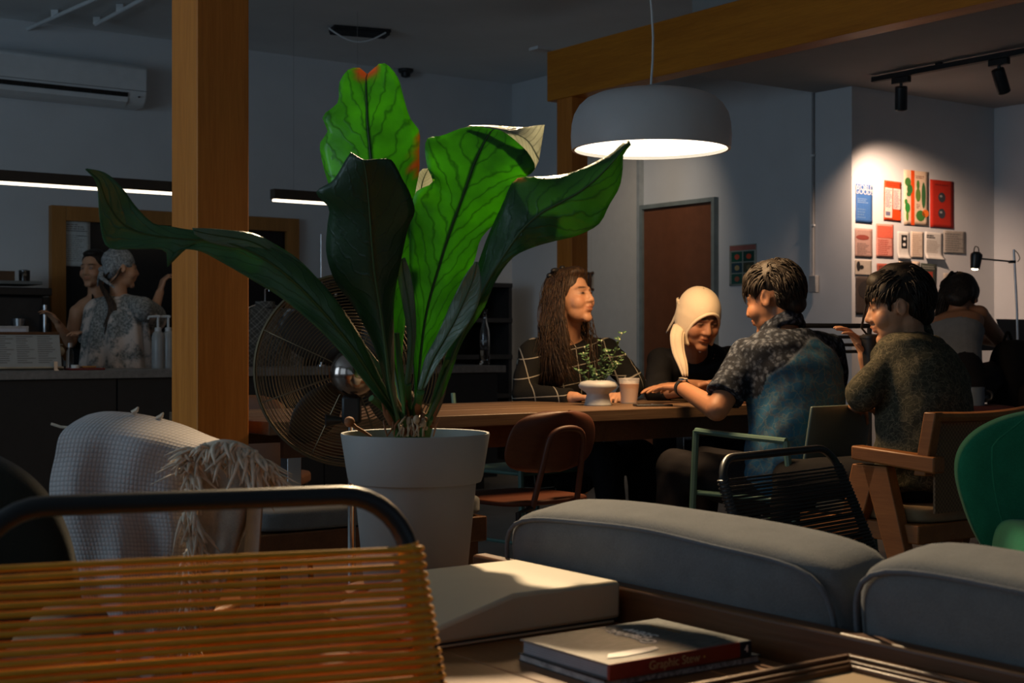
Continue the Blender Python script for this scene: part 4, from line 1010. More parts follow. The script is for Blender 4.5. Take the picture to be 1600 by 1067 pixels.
def shirt(R, name, mat, armL, armR, ext=.014, slL=.55, slR=.55, low=-.18, collar=True, voxel=.0075, flare=1.0, folds=.0035, seed=0, colfn=None, label=None, loose=1.0, top=.97, hemw=0):
    s = R['s']; g = G(); t = R['t']; r, up, fw = R['r'], R['up'], R['fw']
    fr = [f for f in (low, 0, .22, .45, .68, .84, .93) if f < top-.03]+[top]; nf = len(fr); base = [-.14, 0, .22, .45, .68, .84, .94, 1.0]
    ra = np.interp(fr, base, R['ra'])+ext*s*1.3; rb = np.interp(fr, base, R['rb'])+ext*s*1.3
    for i in range(4): ra[i] *= flare*loose; rb[i] *= flare*loose
    bend = -fw*.035*s; pts = [R['pelvis']+(R['neck']-R['pelvis'])*f+bend*math.sin(math.pi*max(0, f)) for f in fr]
    loft(g, pts, [r]*nf, [fw]*nf, ra, rb)
    if hemw: g.frus(R['pelvis'].lerp(R['neck'], .78), R['pelvis']-up*.10*s, .165*s, hemw*s)
    for sh, (el, wr, tip), sl in ((R['shL'], armL, slL), (R['shR'], armR, slR)):
        if sl <= 0: continue
        g.cap(R['neck']-up*.06*s, sh, .060*s, .062*s)
        g.ell(sh, .064*s)
        if sl <= 1:
            e = sh.lerp(el, sl); g.frus(sh, e, .064*s, (.064-.004*sl+.008*loose)*s)
        else:
            g.cap(sh, el, .062*s, .053*s); e = el.lerp(wr, sl-1); g.ell(el, .053*s); g.frus(el, e, .053*s, .042*s)
    if collar:
        n0 = R['neck']+up*.005*s; m = frame(fw, up)
        for k in range(18):
            a = 2*math.pi*k/18; a2 = 2*math.pi*(k+1)/18
            p0 = n0+m @ Vector((math.cos(a)*.070, math.sin(a)*.068-.004, .016-.022*math.sin(a)))*s; p1 = n0+m @ Vector((math.cos(a2)*.070, math.sin(a2)*.068-.004, .016-.022*math.sin(a2)))*s
            g.cap(p0, p1, .010*s, .010*s, 7); g.cap(p0-up*.025*s, p1-up*.025*s, .014*s, .014*s, 7)
    me = blob(name, g, voxel*s, 2, cloth_noise(folds*s, 1.0, seed), colfn)
    return link(name, me, mat, t, angle=180, label=label)
def trousers(R, legL, legR, mat, ext=.014, voxel=.009):
    s = R['s']; g = G(); r, up = R['r'], R['up']
    loft(g, R['pts'][:3], [r]*3, [R['fw']]*3, R['ra'][:3]+ext*s, R['rb'][:3]+ext*s)
    for sg, (kn, an, toe) in ((-1, legL), (1, legR)):
        hip = R['pelvis']+r*(.085*s*sg)-up*.05*s
        g.cap(hip, kn, .098*s, .072*s); g.ell(kn, .072*s); g.frus(kn, kn.lerp(an, .96), .071*s, .060*s)
    o = link('trousers', blob('trousers', g, voxel*s, 2, cloth_noise(.004*s)), mat, R['t'], angle=180)
    for kn, an, toe in (legL, legR):
        d = (toe-an); d.z = 0; d.normalize(); a = Vector((an.x, an.y, .045)); gg = G()
        gg.ell(a-d*.02, (.040, .040, .045)); gg.cap(a+Vector((0, 0, -.005)), a+d*.15+Vector((0, 0, -.012)), .040, .032); gg.ell(a+Vector((0, 0, .03)), (.043, .043, .05))
        link('shoe', blob('shoe', gg, .008, 2), M['black'], R['t'], angle=180)
    return o
def locks(g, R, roots, n, rad, flow, length, jitter=.15, sides=5, seg=6, flat=.6, lim=True):
    """short locks on the skull: roots(th, ph) region test, flow gives the comb direction in head space"""
    s = R['s']; hm = R['hm']; hc = R['hc']; made = 0
    while made < n:
        d = Vector((random.gauss(0, 1), random.gauss(0, 1), random.gauss(0, 1))).normalized()
        if not roots(d): continue
        p = Vector((d.x*.080, -.018+d.y*.100, .034+d.z*.094)); f = Vector(flow(d))+Vector((random.gauss(0, jitter), random.gauss(0, jitter), random.gauss(0, jitter)))
        pts = []; L = length*random.uniform(.7, 1.3)
        for k in range(seg+1):
            pts.append(hc+hm @ ((Vector((p.x, p.y+.018, p.z-.034))*1.035+Vector((0, -.018, .034)))*s)); p = p+f.normalized()*(L/seg)
            e = Vector((p.x/.086, (p.y+.018)/.106, (p.z-.034)/.100)); l = e.length
            if l < 1: p = Vector((p.x/l, (p.y+.018)/l-.018, (p.z-.034)/l+.034))
            f = f+Vector((0, 0, -.16)); e2 = Vector((p.x/.092, (p.y+.018)/.112, (p.z-.034)/.108)); l2 = e2.length
            if l2 > 1 and lim: p = Vector((p.x/l2, (p.y+.018)/l2-.018, (p.z-.034)/l2+.034))
        g.tube(pts, [rad*s*(1-.8*(k/seg)**2) for k in range(seg+1)], sides, flat=flat); made += 1
def short_hair(R, mat, vol=1.0, fringe=True, seed=1):
    random.seed(seed); s = R['s']; hm = R['hm']; hc = R['hc']; g = G()
    def q(x, y, z): return hc+hm @ Vector((x*s, y*s, z*s))
    def e(p, r): g.ell(q(*p), tuple(k*s for k in r), hm, 22, 14)
    e((0, -.022, .056), (.081, .098, .080*vol)); e((0, -.058, .012), (.072, .066, .080)); e((0, .040, .088), (.064, .046, .036*vol)); e((0, -.085, -.035), (.050, .030, .040))
    for x in (-1, 1): e((x*.060, .020, .055), (.022, .040, .040)); g.cap(q(x*.072, .030, .035), q(x*.072, .028, -.005), .009*s, .005*s, 8)
    hair = link('hair', blob('hair', g, .006*s, 3, cloth_noise(.0035*s, 1.6, seed)), mat, R['t'], angle=180)
    g = G()
    locks(g, R, lambda d: d.z > .25 or (d.y < -.25 and d.z > -.55), 620, .0042, lambda d: (d.x*.5+.25, (.9 if d.y > -.1 else -.35), .10 if d.z > .5 else -.7), .05*vol, .20)
    if fringe: locks(g, R, lambda d: d.y > .35 and d.z > .62, 90, .0044, lambda d: (d.x*.4+.1, 1.0, -.1), .062, .25)
    obj('hair_locks', g, mat, hair, angle=180, kind='stuff')
    return hair
def strand(g, pts, r, sides=5, flat=.45, n=14, taper=.75):
    c = crom(pts, n); g.tube([Vector(p) for p in c], [r*(1-taper*(i/(n-1))**3) for i in range(n)], sides, flat=flat)

# cloth materials
def pattern_cloth(name, base, blot, scale, thin=.5, third=None, bump=.35):
    k = N(name); v = k.coord(); w_ = k.n('ShaderNodeTexVoronoi', feature='DISTANCE_TO_EDGE'); w_.inputs['Scale'].default_value = scale
    nz = k.n('ShaderNodeTexNoise'); nz.inputs['Scale'].default_value = scale*.6; nz.inputs['Detail'].default_value = 4; k.l(v, nz.inputs['Vector'])
    mx = k.mix(.12, v, nz.outputs['Color'], 'ADD'); k.l(mx, w_.inputs['Vector'])
    c = k.ramp(w_.outputs['Distance'], [(.02, blot), (.02+.14*thin, base)])
    f2 = k.noise(v, scale*1.7, 6, .7); c = k.mix(k.ramp(f2, [(.50, (0, 0, 0, 1)), (.60, (.8, .8, .8, 1))]), c, third or blot)
    k.base(c); k.set(rough=.85, spec=.2); k.bump(k.noise(v, 260, 2), bump, .002); return k
blue_k = pattern_cloth('blue_batik', (.028, .115, .21, 1), (.085, .15, .19, 1), 24, .5, (.075, .10, .13, 1))
def mxn(k, v):
    n_ = k.n('ShaderNodeTexNoise'); n_.inputs['Scale'].default_value = 55; n_.inputs['Detail'].default_value = 3; k.l(v, n_.inputs['Vector']); return n_.outputs['Color']
# the sleeves and shoulder yoke of the blue shirt carry a darker leaf print (region stored per vertex)
v = blue_k.coord(); vo = blue_k.n('ShaderNodeTexVoronoi'); vo.inputs['Scale'].default_value = 46; blue_k.l(blue_k.mix(.035, v, mxn(blue_k, v), 'ADD'), vo.inputs['Vector'])
yk = blue_k.ramp(vo.outputs['Distance'], [(.18, (.085, .10, .13, 1)), (.40, (.03, .04, .06, 1)), (.60, (.006, .009, .016, 1))])
va = blue_k.n('ShaderNodeVertexColor'); va.layer_name = 'Col'; spc = blue_k.n('ShaderNodeSeparateColor'); blue_k.l(va.outputs['Color'], spc.inputs[0])
old = blue_k.b.inputs['Base Color'].links[0].from_socket
cc = blue_k.mix(spc.outputs['Red'], old, yk); cc = blue_k.mix(spc.outputs['Green'], cc, (.22, .26, .30, 1)); blue_k.base(cc)
M['olivebatik'] = pattern_cloth('olive_batik', (.040, .040, .026, 1), (.13, .115, .075, 1), 34, .35, (.085, .078, .05, 1)).m
k = N('grid_jacket'); v = k.coord('Object', (1, 1, 1), (math.radians(86), math.radians(10), math.radians(9)))
bt = k.n('ShaderNodeTexBrick'); bt.offset = 0; bt.inputs['Scale'].default_value = 1; bt.inputs['Mortar Size'].default_value = .0022; bt.inputs['Mortar Smooth'].default_value = .3
bt.inputs['Brick Width'].default_value = .082; bt.inputs['Row Height'].default_value = .075
for nm, c in (('Color1', (.006, .006, .006, 1)), ('Color2', (.007, .007, .006, 1)), ('Mortar', (.26, .24, .20, 1))): bt.inputs[nm].default_value = c
k.l(v, bt.inputs['Vector']); k.base(bt.outputs['Color']); k.set(rough=.9, spec=.2); k.bump(k.noise(k.coord(), 300, 2), .4, .003); M['gridjacket'] = k.m
M['blackshirt'] = fabric('black_shirt', (.009, .009, .010, 1), 300, .25, .2, 20, .8, .0)
M['blacktrouser'] = fabric('black_trousers', (.010, .010, .011, 1), 300, .25, .2, 20, .9, 0)
M['greytrouser'] = fabric('charcoal_trousers', (.013, .012, .014, 1), 300, .25, .2, 20, .9, 0)
M['cream'] = fabric('cream_scarf', (.66, .54, .38, 1), 260, .15, .05, 8, .8, .1)
M['greytank'] = fabric('grey_tank', (.17, .18, .19, 1))
k = N('pale_blouse'); v = k.coord(); n1 = k.noise(v, 4.5, 5, .6); n2 = k.noise(v, 70, 3, .6)
k.base(k.mix(k.ramp(n1, [(.47, (0, 0, 0, 1)), (.53, (1, 1, 1, 1))]), (.52, .43, .38, 1), k.ramp(n2, [(.42, (.10, .105, .10, 1)), (.58, (.26, .26, .25, 1))]))); k.set(rough=.9); M['paleblouse'] = k.m
M['greyscarf'] = pattern_cloth('grey_headscarf', (.30, .32, .33, 1), (.09, .10, .11, 1), 38, .5).m

def seatlegs(pel, r, fw, thigh=.42, kz=.50, out=.10, foot=.12):
    res = []
    for sg in (-1, 1):
        kn = Vector((pel.x, pel.y, kz))+Vector((fw.x, fw.y, 0)).normalized()*thigh+Vector((r.x, r.y, 0)).normalized()*out*sg
        an = Vector((kn.x, kn.y, .08))+Vector((fw.x, fw.y, 0)).normalized()*.03
        res.append((kn, an, an+Vector((fw.x, fw.y, 0)).normalized()*foot+Vector((0, 0, -.045))))
    return res
def V3(*a): return Vector(a)

# ---- woman in the grid jacket, far side of the table
hc = P(893, 464, 6.12); s = 1.0
shR, shL = P(834, 552, 6.12), P(946, 548, 6.40)
rr = (shR-shL).normalized(); ff = V3(0, 0, 1).cross(rr)
pel = P(878, 718, 6.45)
aR = (P(817, 617, 6.02), P(900, 622, 5.86), P(945, 620, 5.76)); aL = (P(992, 600, 6.18), P(976, 618, 5.95), P(952, 616, 5.80))
lg = seatlegs(pel, rr, ff, .40)
R1 = person('woman with long dark hair and a black grid jacket, smiling to the side', (pel.x, pel.y, 0), hc, (.80, -.58, .14), P(884, 524, 6.22), pel, shL, shR, aL, aR, lg[0], lg[1], s, M['skin'], 1.10, 1.1, curlL=.9, curlR=.7)
shirt(R1, 'jacket', M['gridjacket'], aL, aR, .022, 1.9, 1.9, -.2, False, folds=.005, loose=1.04)
trousers(R1, lg[0], lg[1], M['blacktrouser'])
random.seed(11); q = R1['q']; g = G(); hm = R1['hm']
def e_(p, r): g.ell(q(*p), r, hm, 22, 14)
e_((0, -.026, .050), (.083, .098, .084)); e_((0, -.066, -.005), (.078, .055, .095)); e_((0, .022, .098), (.062, .055, .030))
for x in (-1, 1): e_((x*.066, -.012, .030), (.020, .046, .055))
g.cap(q(0, -.085, -.04), q(.02, -.105, -.20), .062, .070); g.cap(q(.02, -.105, -.20), q(.03, -.10, -.34), .066, .035)
hair = link('hair', blob('hair', g, .006, 3, cloth_noise(.004, 1.5, 2)), M['hairbrown'], R1['t'], angle=180)
g = G()
for k in range(640):
    a = random.uniform(-1, 1); side = 1 if random.random() < .93 else -1      # +x = her right = towards the bar
    x0 = side*random.uniform(.0, .07); top = (x0, random.uniform(-.06, .055), .128-abs(x0)*.28)
    w1 = (side*(.083+random.uniform(-.004, .01)), random.uniform(-.09, .028), random.uniform(.0, .05))
    w2 = (side*(.090+random.uniform(0, .03)), random.uniform(-.11, .022), -.10)
    end = (side*(.085+random.uniform(-.03, .075)), random.uniform(-.14, .05), random.uniform(-.38, -.22))
    w3 = tuple((b*.5+c*.5) for b, c in zip(w2, end)); w3 = (w3[0]+side*.012, w3[1]+random.uniform(-.01, .015), w3[2])
    strand(g, [q(*top), q(*w1), q(*w2), q(*w3), q(*end)], .0025)
obj('hair_locks', g, M['hairbrown'], hair, angle=180, kind='stuff')
obj('hair_clip', G().ell(q(.055, -.03, .118), (.030, .016, .012), hm).ell(q(.066, -.055, .10), (.016, .014, .012), hm).ell(q(.03, -.01, .128), (.014, .012, .010), hm), M['black'], hair, label='black hair clip')

# ---- woman in the cream headscarf
hc = P(1092, 497, 6.02); s = 1.03
shR, shL = P(1034, 566, 6.30), P(1140, 562, 6.36); rr = (shR-shL).normalized(); ff = V3(0, 0, 1).cross(rr)
pel = P(1085, 716, 6.72)
aR = (P(1026, 612, 6.06), P(1082, 607, 5.90), P(1112, 597, 5.86)); aL = (P(1142, 612, 6.06), P(1066, 602, 5.82), P(1015, 604, 5.76))
lg = seatlegs(pel, rr, ff, .40)
R2 = person('woman in a cream headscarf and black shirt leaning on the table', (pel.x, pel.y, 0), hc, (.34, -.86, -.40), P(1084, 552, 6.22), pel, shL, shR, aL, aR, lg[0], lg[1], s, M['skin2'], 1.06, 1.0, curlL=.28, curlR=.8)
shirt(R2, 'shirt', M['blackshirt'], aL, aR, .016, 1.35, 1.35, -.2, True, seed=3)
trousers(R2, lg[0], lg[1], M['blacktrouser'])
q = R2['q']; hm = R2['hm']; 
g = G(); rows = []
# scarf hood: shell open at the face
for i in range(26):
    th = math.pi*(i/25)*.93      # from the crown down the back
    row = []
for i in range(22):
    el = i/21; row = []
    for j in range(49):
        az = (j/48*2-1)*math.pi              # 0 = face
        lowz = -.130-.03*math.cos(az)
        z = .128-(.128-lowz)*el**1.15
        rr_ = math.sqrt(max(1e-5, 1-((z-.030)/.098)**2)) if z > .03 else 1.0
        rx = .083*rr_+(.004 if z < .03 else 0)-(.020*max(0, (-.02-z)/.11)); ry = .104*rr_-.018*max(0, (-.02-z)/.11)
        row.append((math.sin(az)*rx, math.cos(az)*ry-.010, z))
    rows.append(row)
vs = [p for r_ in rows for p in r_]; fs = []
for i in range(21):
    for j in range(48):
        c_ = [sum(vs[a][k_] for a in (i*49+j, i*49+j+1, (i+1)*49+j, (i+1)*49+j+1))/4 for k_ in range(3)]
        if c_[1] > .018 and ((c_[0]/.066)**2+((c_[2]+.040)/.096)**2 < 1): continue
        if c_[2] < -.105 and c_[1] > .0: continue
        fs.append((i*49+j, i*49+j+1, (i+1)*49+j+1, (i+1)*49+j))
g.add([q(*p) for p in vs], fs)
hs = obj('headscarf', g, M['cream'], R2['t'], solid=.005, sub=1, angle=180)
g = G(); hp = []
for k in range(40):
    tt = math.radians(-38+256*k/39); x = .066*math.cos(tt); z = -.040+.096*math.sin(tt)
    rr_ = math.sqrt(max(1e-5, 1-((z-.030)/.098)**2)) if z > .03 else 1.0
    rx = .083*rr_-(.020*max(0, (-.02-z)/.11)); ry = .104*rr_-.018*max(0, (-.02-z)/.11)
    hp.append(q(x, ry*math.sqrt(max(0, 1-(x/rx)**2))-.010, z))
g.tube(hp, .0085, 8, flat=.8)
obj('scarf_hem', g, M['cream'], hs, angle=180)
g = G()     # front tail twisted down over the chest, on her right
tp = [P(1062, 508, 6.02), P(1057, 524, 5.98), P(1059, 548, 5.96), P(1066, 570, 5.93), P(1070, 588, 5.92)]
for k, (ox, w_) in enumerate(((-.012, .018), (.004, .022), (.020, .016))):
    strand(g, [p+V3(ox*(1-.4*i/4), -.006*(k == 1), 0) for i, p in enumerate(tp)], w_, 10, .5, 18, .85)
obj('scarf_tail', g, M['cream'], hs, angle=180)
g = G(); rows = []     # cloth falling behind
for i in range(12):
    f = i/11; row = []
    for j in range(15):
        h_ = j/14; a0 = q(.080-.02*h_, -.02-.085*h_, .05); a1 = P(1041+22*h_, 521-4*math.sin(h_*9), 6.14+.08*h_)
        p = a0.lerp(a1, f); row.append(p+V3(.006*math.sin(h_*14+f*3), -.010*math.sin(h_*11), 0))
    rows.append(row)
obj('scarf_drape', G().grid(rows), M['cream'], hs, solid=.004, angle=180)
obj('shirt_button', G().ell(P(1094, 549, 6.03), .006), plain('pale_button', (.5, .5, .48, 1), .3), R2['t'])

# ---- man in the blue batik shirt
hc = P(1207, 468, 5.28); s = 1.06
shL, shR = P(1170, 556, 5.22), P(1296, 546, 5.46); rr = (shR-shL).normalized(); ff = V3(0, 0, 1).cross(rr)
pel = P(1242, 742, 5.17)
aL = (P(1120, 640, 5.10), P(1066, 606, 5.42), P(1030, 604, 5.58)); aR = (P(1292, 632, 5.55), P(1200, 622, 5.68), P(1165, 618, 5.76))
lf_ = V3(-.8, .6, 0); lg = seatlegs(pel, V3(.6, .8, 0), lf_, .44, .52)
R3 = person('man in a blue patterned shirt and silver watch, seen from behind', (pel.x, pel.y, 0), hc, (-.78, .56, -.26), P(1222, 515, 5.27), pel, shL, shR, aL, aR, lg[0], lg[1], s, M['skin2'], 1.0, 1.0, curlL=.25, curlR=.6)
pv, nk, up, r_, fw_ = np.array(R3['pelvis']), np.array(R3['neck']), np.array(R3['up']), np.array(R3['r']), np.array(R3['fw'])
shl, shr = np.array(shL), np.array(shR)
def yoke(co):
    d = co-pv; h = d @ up; x = d @ r_; y = d @ fw_; Hh = (nk-pv) @ up
    line = Hh*.90-.9*np.clip(-x+.02, 0, 1)**1.15-.75*np.clip(x-.05, 0, 1)
    v_ = np.clip((h-line)/.006+.5, 0, 1); v_ = np.maximum(v_, np.clip((y-.09)/.01, 0, 1)*0)
    arm = ((np.abs(x) > .175*1.06) & (h > .38*Hh)).astype(float); v_ = np.maximum(v_, arm)
    seam = np.exp(-((h-line)/.004)**2)*(1-arm)
    return np.stack([v_, seam*.8, np.zeros_like(v_)], 1)
shirt(R3, 'shirt', blue_k.m, aL, aR, .020, .78, .78, -.20, True, seed=5, folds=.006, colfn=yoke, loose=1.02)
trousers(R3, lg[0], lg[1], M['greytrouser']); short_hair(R3, M['hair'], 1.05, True, 5)
g = G(); wd = (aL[1]-aL[0]).normalized(); wc = aL[1]-wd*.005; wm = wd.to_track_quat('Z', 'Y').to_matrix()
wt = thing('wrist_watch', 'silver watch with a dark strap on the wrist of the blue shirt man', 'watch', wc)
obj('strap', G().lathe([(.0305, -.010), (.033, -.009), (.033, .009), (.0305, .010), (.0305, -.010)], wc, 28, wm), plain('dark_strap', (.03, .035, .04, 1), .4, .4), wt)
fd = V3(.12, -.55, .83); fd = (fd-wd*fd.dot(wd)).normalized(); fmx = fd.to_track_quat('Z', 'Y').to_matrix()
obj('watch_case', G().lathe([(.0, 0), (.018, 0), (.019, .004), (.017, .008), (.0, .009)], wc+fd*.031, 28, fmx), M['chrome'], wt)

# ---- man in the olive batik shirt, drinking through a straw
hc = P(1402, 480, 4.92); s = 1.04
shL, shR = P(1392, 566, 4.84), P(1452, 552, 5.12); rr = (shR-shL).normalized(); ff = V3(0, 0, 1).cross(rr)
pel = P(1440, 742, 4.78)
aL = (P(1346, 616, 4.76), P(1340, 634, 5.02), P(1338, 640, 5.12)); aR = (P(1372, 622, 5.16), P(1352, 556, 5.10), P(1330, 512, 5.05))
lg = seatlegs(pel, V3(.6, .8, 0), V3(-.8, .6, 0), .42, .52)
R4 = person('man in an olive patterned shirt, in profile, raising a hand to his drink', (pel.x, pel.y, 0), hc, (-.96, .22, -.16), P(1420, 530, 4.97), pel, shL, shR, aL, aR, lg[0], lg[1], s, M['skin'], 1.0, 1.0, curlL=.6, curlR=.62, nR=(.35, -.2, .9))
shirt(R4, 'shirt', M['olivebatik'], aL, aR, .022, 1.22, .80, -.20, True, seed=8, folds=.006, loose=1.05)
trousers(R4, lg[0], lg[1], M['blacktrouser']); short_hair(R4, M['hair'], 1.16, True, 9)
cup = P(1362, 545, 5.02)
t = thing('dark_cup', 'dark takeaway cup with a black straw held by the olive shirt man', 'cup', cup-V3(0, 0, .06))
obj('cup_body', G().lathe([(.0, 0), (.028, 0), (.037, .10), (.034, .10), (.027, .004), (.0, .004)], cup-V3(0, 0, .06), 24), M['black'], t)
obj('lid', G().lathe([(.039, .098), (.039, .106), (.030, .112), (.0, .112)], cup-V3(0, 0, .06), 24), M['black'], t)
obj('straw', G().tube([cup+V3(0, 0, .03), P(1346, 512, 5.0), P(1355, 470, 4.98)], .0042, 8), M['black'], t)

# ---- woman in a grey tank top at the bar by the posters
hc = P(1502, 468, 7.35); s = 1.0
shR, shL = P(1529, 492, 7.32), P(1462, 500, 7.48); pel = P(1488, 596, 7.12)
aR = (P(1562, 532, 7.50), P(1530, 530, 7.68), P(1508, 528, 7.76)); aL = (P(1470, 545, 7.75), P(1500, 534, 7.86), P(1520, 530, 7.9))
lf_ = V3(.55, .8, 0); lg = seatlegs(pel, V3(.8, -.55, 0), lf_, .42, .84, .12)
lg = [(a, V3(b.x, b.y, .42), V3(c.x, c.y, .38)) for a, b, c in lg]
R5 = person('woman in a grey tank top bent over the bar below the posters, seen from behind', (pel.x, pel.y, 0), hc, (.42, .72, -.62), P(1494, 492, 7.36), pel, shL, shR, aL, aR, lg[0], lg[1], s, M['skin2'], .92, .95, voxel=.007, curlL=.6, curlR=.6)
shirt(R5, 'tank_top', M['greytank'], aL, aR, .010, 0, 0, -.2, False, folds=.002, top=.70)
trousers(R5, lg[0], lg[1], M['greytrouser'])
random.seed(21); q = R5['q']; hm = R5['hm']; g = G()
g.ell(q(0, -.026, .046), (.085, .104, .088), hm); g.ell(q(0, -.075, -.01), (.075, .05, .085), hm)
for x in (-1, 1): g.ell(q(x*.066, -.012, .030), (.022, .05, .06), hm)
hair = link('hair', blob('hair', g, .008, 3, cloth_noise(.004, 1.3, 3)), M['hair'], R5['t'], angle=180); g = G()
for k in range(120):
    p0 = q(random.uniform(-.07, .05), random.uniform(-.10, .02), random.uniform(.06, .12)); p1 = q(-.085+random.uniform(-.01, .04), -.09, random.uniform(-.04, .04))
    e1 = P(1474+random.uniform(-12, 16), 482+random.uniform(-4, 8), 7.33); e2 = P(1462+random.uniform(-8, 22), 506+random.uniform(-8, 6), 7.34)
    strand(g, [p0, p1, e1, e2], .008)
obj('hair_locks', g, M['hair'], hair, angle=180, kind='stuff')
obj('hair_clip', G().ell(q(.0, -.112, .07), (.018, .010, .026), hm), M['brass'], hair, label='tortoiseshell hair clip')
g = G()
for sh, x in ((shR, 1), (shL, -1)): strand(g, [R5['neck']-R5['up']*.17+R5['r']*x*.09-R5['fw']*.085, R5['neck']-R5['up']*.05+R5['r']*x*.085-R5['fw']*.068, R5['neck']-R5['up']*.03+R5['r']*x*.09+R5['fw']*.05], .006, 6, .4, 12, 0)
obj('strap', g, M['black'], R5['t'], label='thin black strap')

# ---- two baristas behind the bar
hc = P(190, 420, 8.90); s = 1.0; pel = P(184, 580, 8.92)
shL, shR = P(152, 486, 8.98), P(222, 482, 8.78)
aL = (P(146, 540, 9.0), P(160, 575, 9.15), P(175, 585, 9.22)); aR = (P(236, 500, 9.0), P(250, 456, 9.12), P(258, 426, 9.14))
def standlegs(pel, r, fw, out=.09):
    return [(V3(pel.x, pel.y, .48)+r*out*sg, V3(pel.x, pel.y, .08)+r*out*sg, V3(pel.x, pel.y, .035)+r*out*sg+fw*.13) for sg in (-1, 1)]
lg = standlegs(pel, V3(.8, -.6, 0), V3(.6, .8, 0))
R6 = person('barista with a tied grey headscarf and pale patterned blouse, seen from behind', (pel.x, pel.y, 0), hc, (.86, .45, -.05), P(186, 462, 8.90), pel, shL, shR, aL, aR, lg[0], lg[1], s, M['skin'], .95, .95, voxel=.007, curlL=.5, curlR=1.1)
g = G(); rows = []; nk6 = R6['neck']; r6, f6 = V3(R6['r'].x, R6['r'].y, 0).normalized(), V3(R6['fw'].x, R6['fw'].y, 0).normalized()
for (dz, a_, b_) in ((-.005, .075, .070), (-.03, .12, .085), (-.06, .185, .10), (-.12, .225, .125), (-.22, .235, .145), (-.35, .245, .16), (-.48, .26, .175), (-.60, .275, .19)):
    rows.append([nk6+V3(0, 0, dz)+r6*(math.cos(t_)*(a_+.016*math.sin(t_*9+dz*4)*min(1, -dz*5)))+f6*(math.sin(t_)*(b_+.016*math.sin(t_*9+dz*4)*min(1, -dz*5))-.02) for t_ in np.linspace(0, 2*math.pi, 73)])
obj('blouse', G().grid(rows), M['paleblouse'], R6['t'], solid=.004, sub=1, angle=180)
g = G(); g.ell(shR, .080); g.cap(nk6+V3(0, 0, -.05)+r6*.07, shR, .062, .078); g.frus(shR, shR.lerp(aR[0], .95), .079, .105)
g.ell(shL, .080); g.cap(nk6+V3(0, 0, -.05)-r6*.07, shL, .062, .078); g.frus(shL, shL.lerp(aL[0], .95), .079, .10); link('sleeves', blob('sleeves', g, .009, 3, cloth_noise(.004, 1, 2)), M['paleblouse'], R6['t'], angle=180)
trousers(R6, lg[0], lg[1], M['blacktrouser'])
random.seed(31); q = R6['q']; hm = R6['hm']; g = G()
g.ell(q(0, -.024, .046), (.084, .103, .087), hm); g.ell(q(0, -.07, .0), (.074, .05, .07), hm); g.ell(q(.0, -.12, -.015), (.020, .022, .020), hm)
hs = link('headscarf', blob('headscarf', g, .006, 2, cloth_noise(.004, 2.0, 1)), M['greyscarf'], R6['t'], angle=180); g = G()
strand(g, [q(0, -.12, -.015), q(.03, -.13, -.06), q(.10, -.11, -.09), q(.16, -.07, -.13)], .016, 8, .3); strand(g, [q(0, -.12, -.015), q(-.02, -.13, -.06), q(-.03, -.135, -.12)], .016, 8, .3)
obj('scarf_tails', g, M['greyscarf'], hs, angle=180); g = G()
for k in range(60):
    x = random.uniform(-.03, .03); strand(g, [q(x*2, -.085, -.03), q(x, -.125, -.09), P(176+x*200, 480, 8.75), P(172+x*260+random.uniform(-3, 3), 515+random.uniform(-12, 8), 8.74)], .009)
for k in range(40):
    x = random.uniform(.055, .08); strand(g, [q(x, -.02, .0), q(x+.006, -.04, -.05), q(x-.02, -.075, -.10)], .008)
obj('hair', g, M['hairbrown'], R6['t'], angle=180, label='long brown ponytail')

hc = P(146, 420, 9.22); pel = P(150, 582, 9.30); shR, shL = P(121, 488, 9.18), P(176, 486, 9.34)
aR = (P(110, 535, 9.12), P(92, 508, 8.98), P(80, 492, 8.94)); aL = (P(168, 545, 9.25), P(140, 525, 9.0), P(122, 518, 8.92))
lg = standlegs(pel, V3(-.9, -.4, 0), V3(.35, -.9, 0))
R7 = person('barista in a black halter top behind the bar, looking to the side', (pel.x, pel.y, 0), hc, (-.28, -.95, -.06), P(150, 462, 9.26), pel, shL, shR, aL, aR, lg[0], lg[1], 1.0, M['skin'], .92, .9, voxel=.007, curlL=.6, curlR=.7)
shirt(R7, 'halter_top', M['blackshirt'], aL, aR, .008, 0, 0, -.2, False, folds=.002, top=.78); trousers(R7, lg[0], lg[1], M['blacktrouser'])
random.seed(41); q = R7['q']; hm = R7['hm']; g = G()
g.ell(q(0, -.030, .050), (.083, .097, .082), hm); g.ell(q(0, -.07, .01), (.074, .05, .075), hm); g.ell(q(0, .02, .098), (.058, .05, .026), hm); g.ell(q(0, -.13, .05), (.035, .035, .035), hm)
link('hair', blob('hair', g, .007, 3, cloth_noise(.003, 1.5, 6)), M['hair'], R7['t'], angle=180); g = G()
strand(g, [R7['neck']-R7['up']*.14+R7['r']*.10+R7['fw']*.09, R7['neck']-R7['up']*.02+R7['r']*.05+R7['fw']*.06, R7['neck']+R7['up']*.01-R7['fw']*.07], .022, 6, .3, 12, 0)
strand(g, [R7['neck']-R7['up']*.14-R7['r']*.10+R7['fw']*.09, R7['neck']-R7['up']*.02-R7['r']*.05+R7['fw']*.06, R7['neck']+R7['up']*.01-R7['fw']*.07], .022, 6, .3, 12, 0)
obj('neck_straps', g, M['blackshirt'], R7['t'], angle=180)
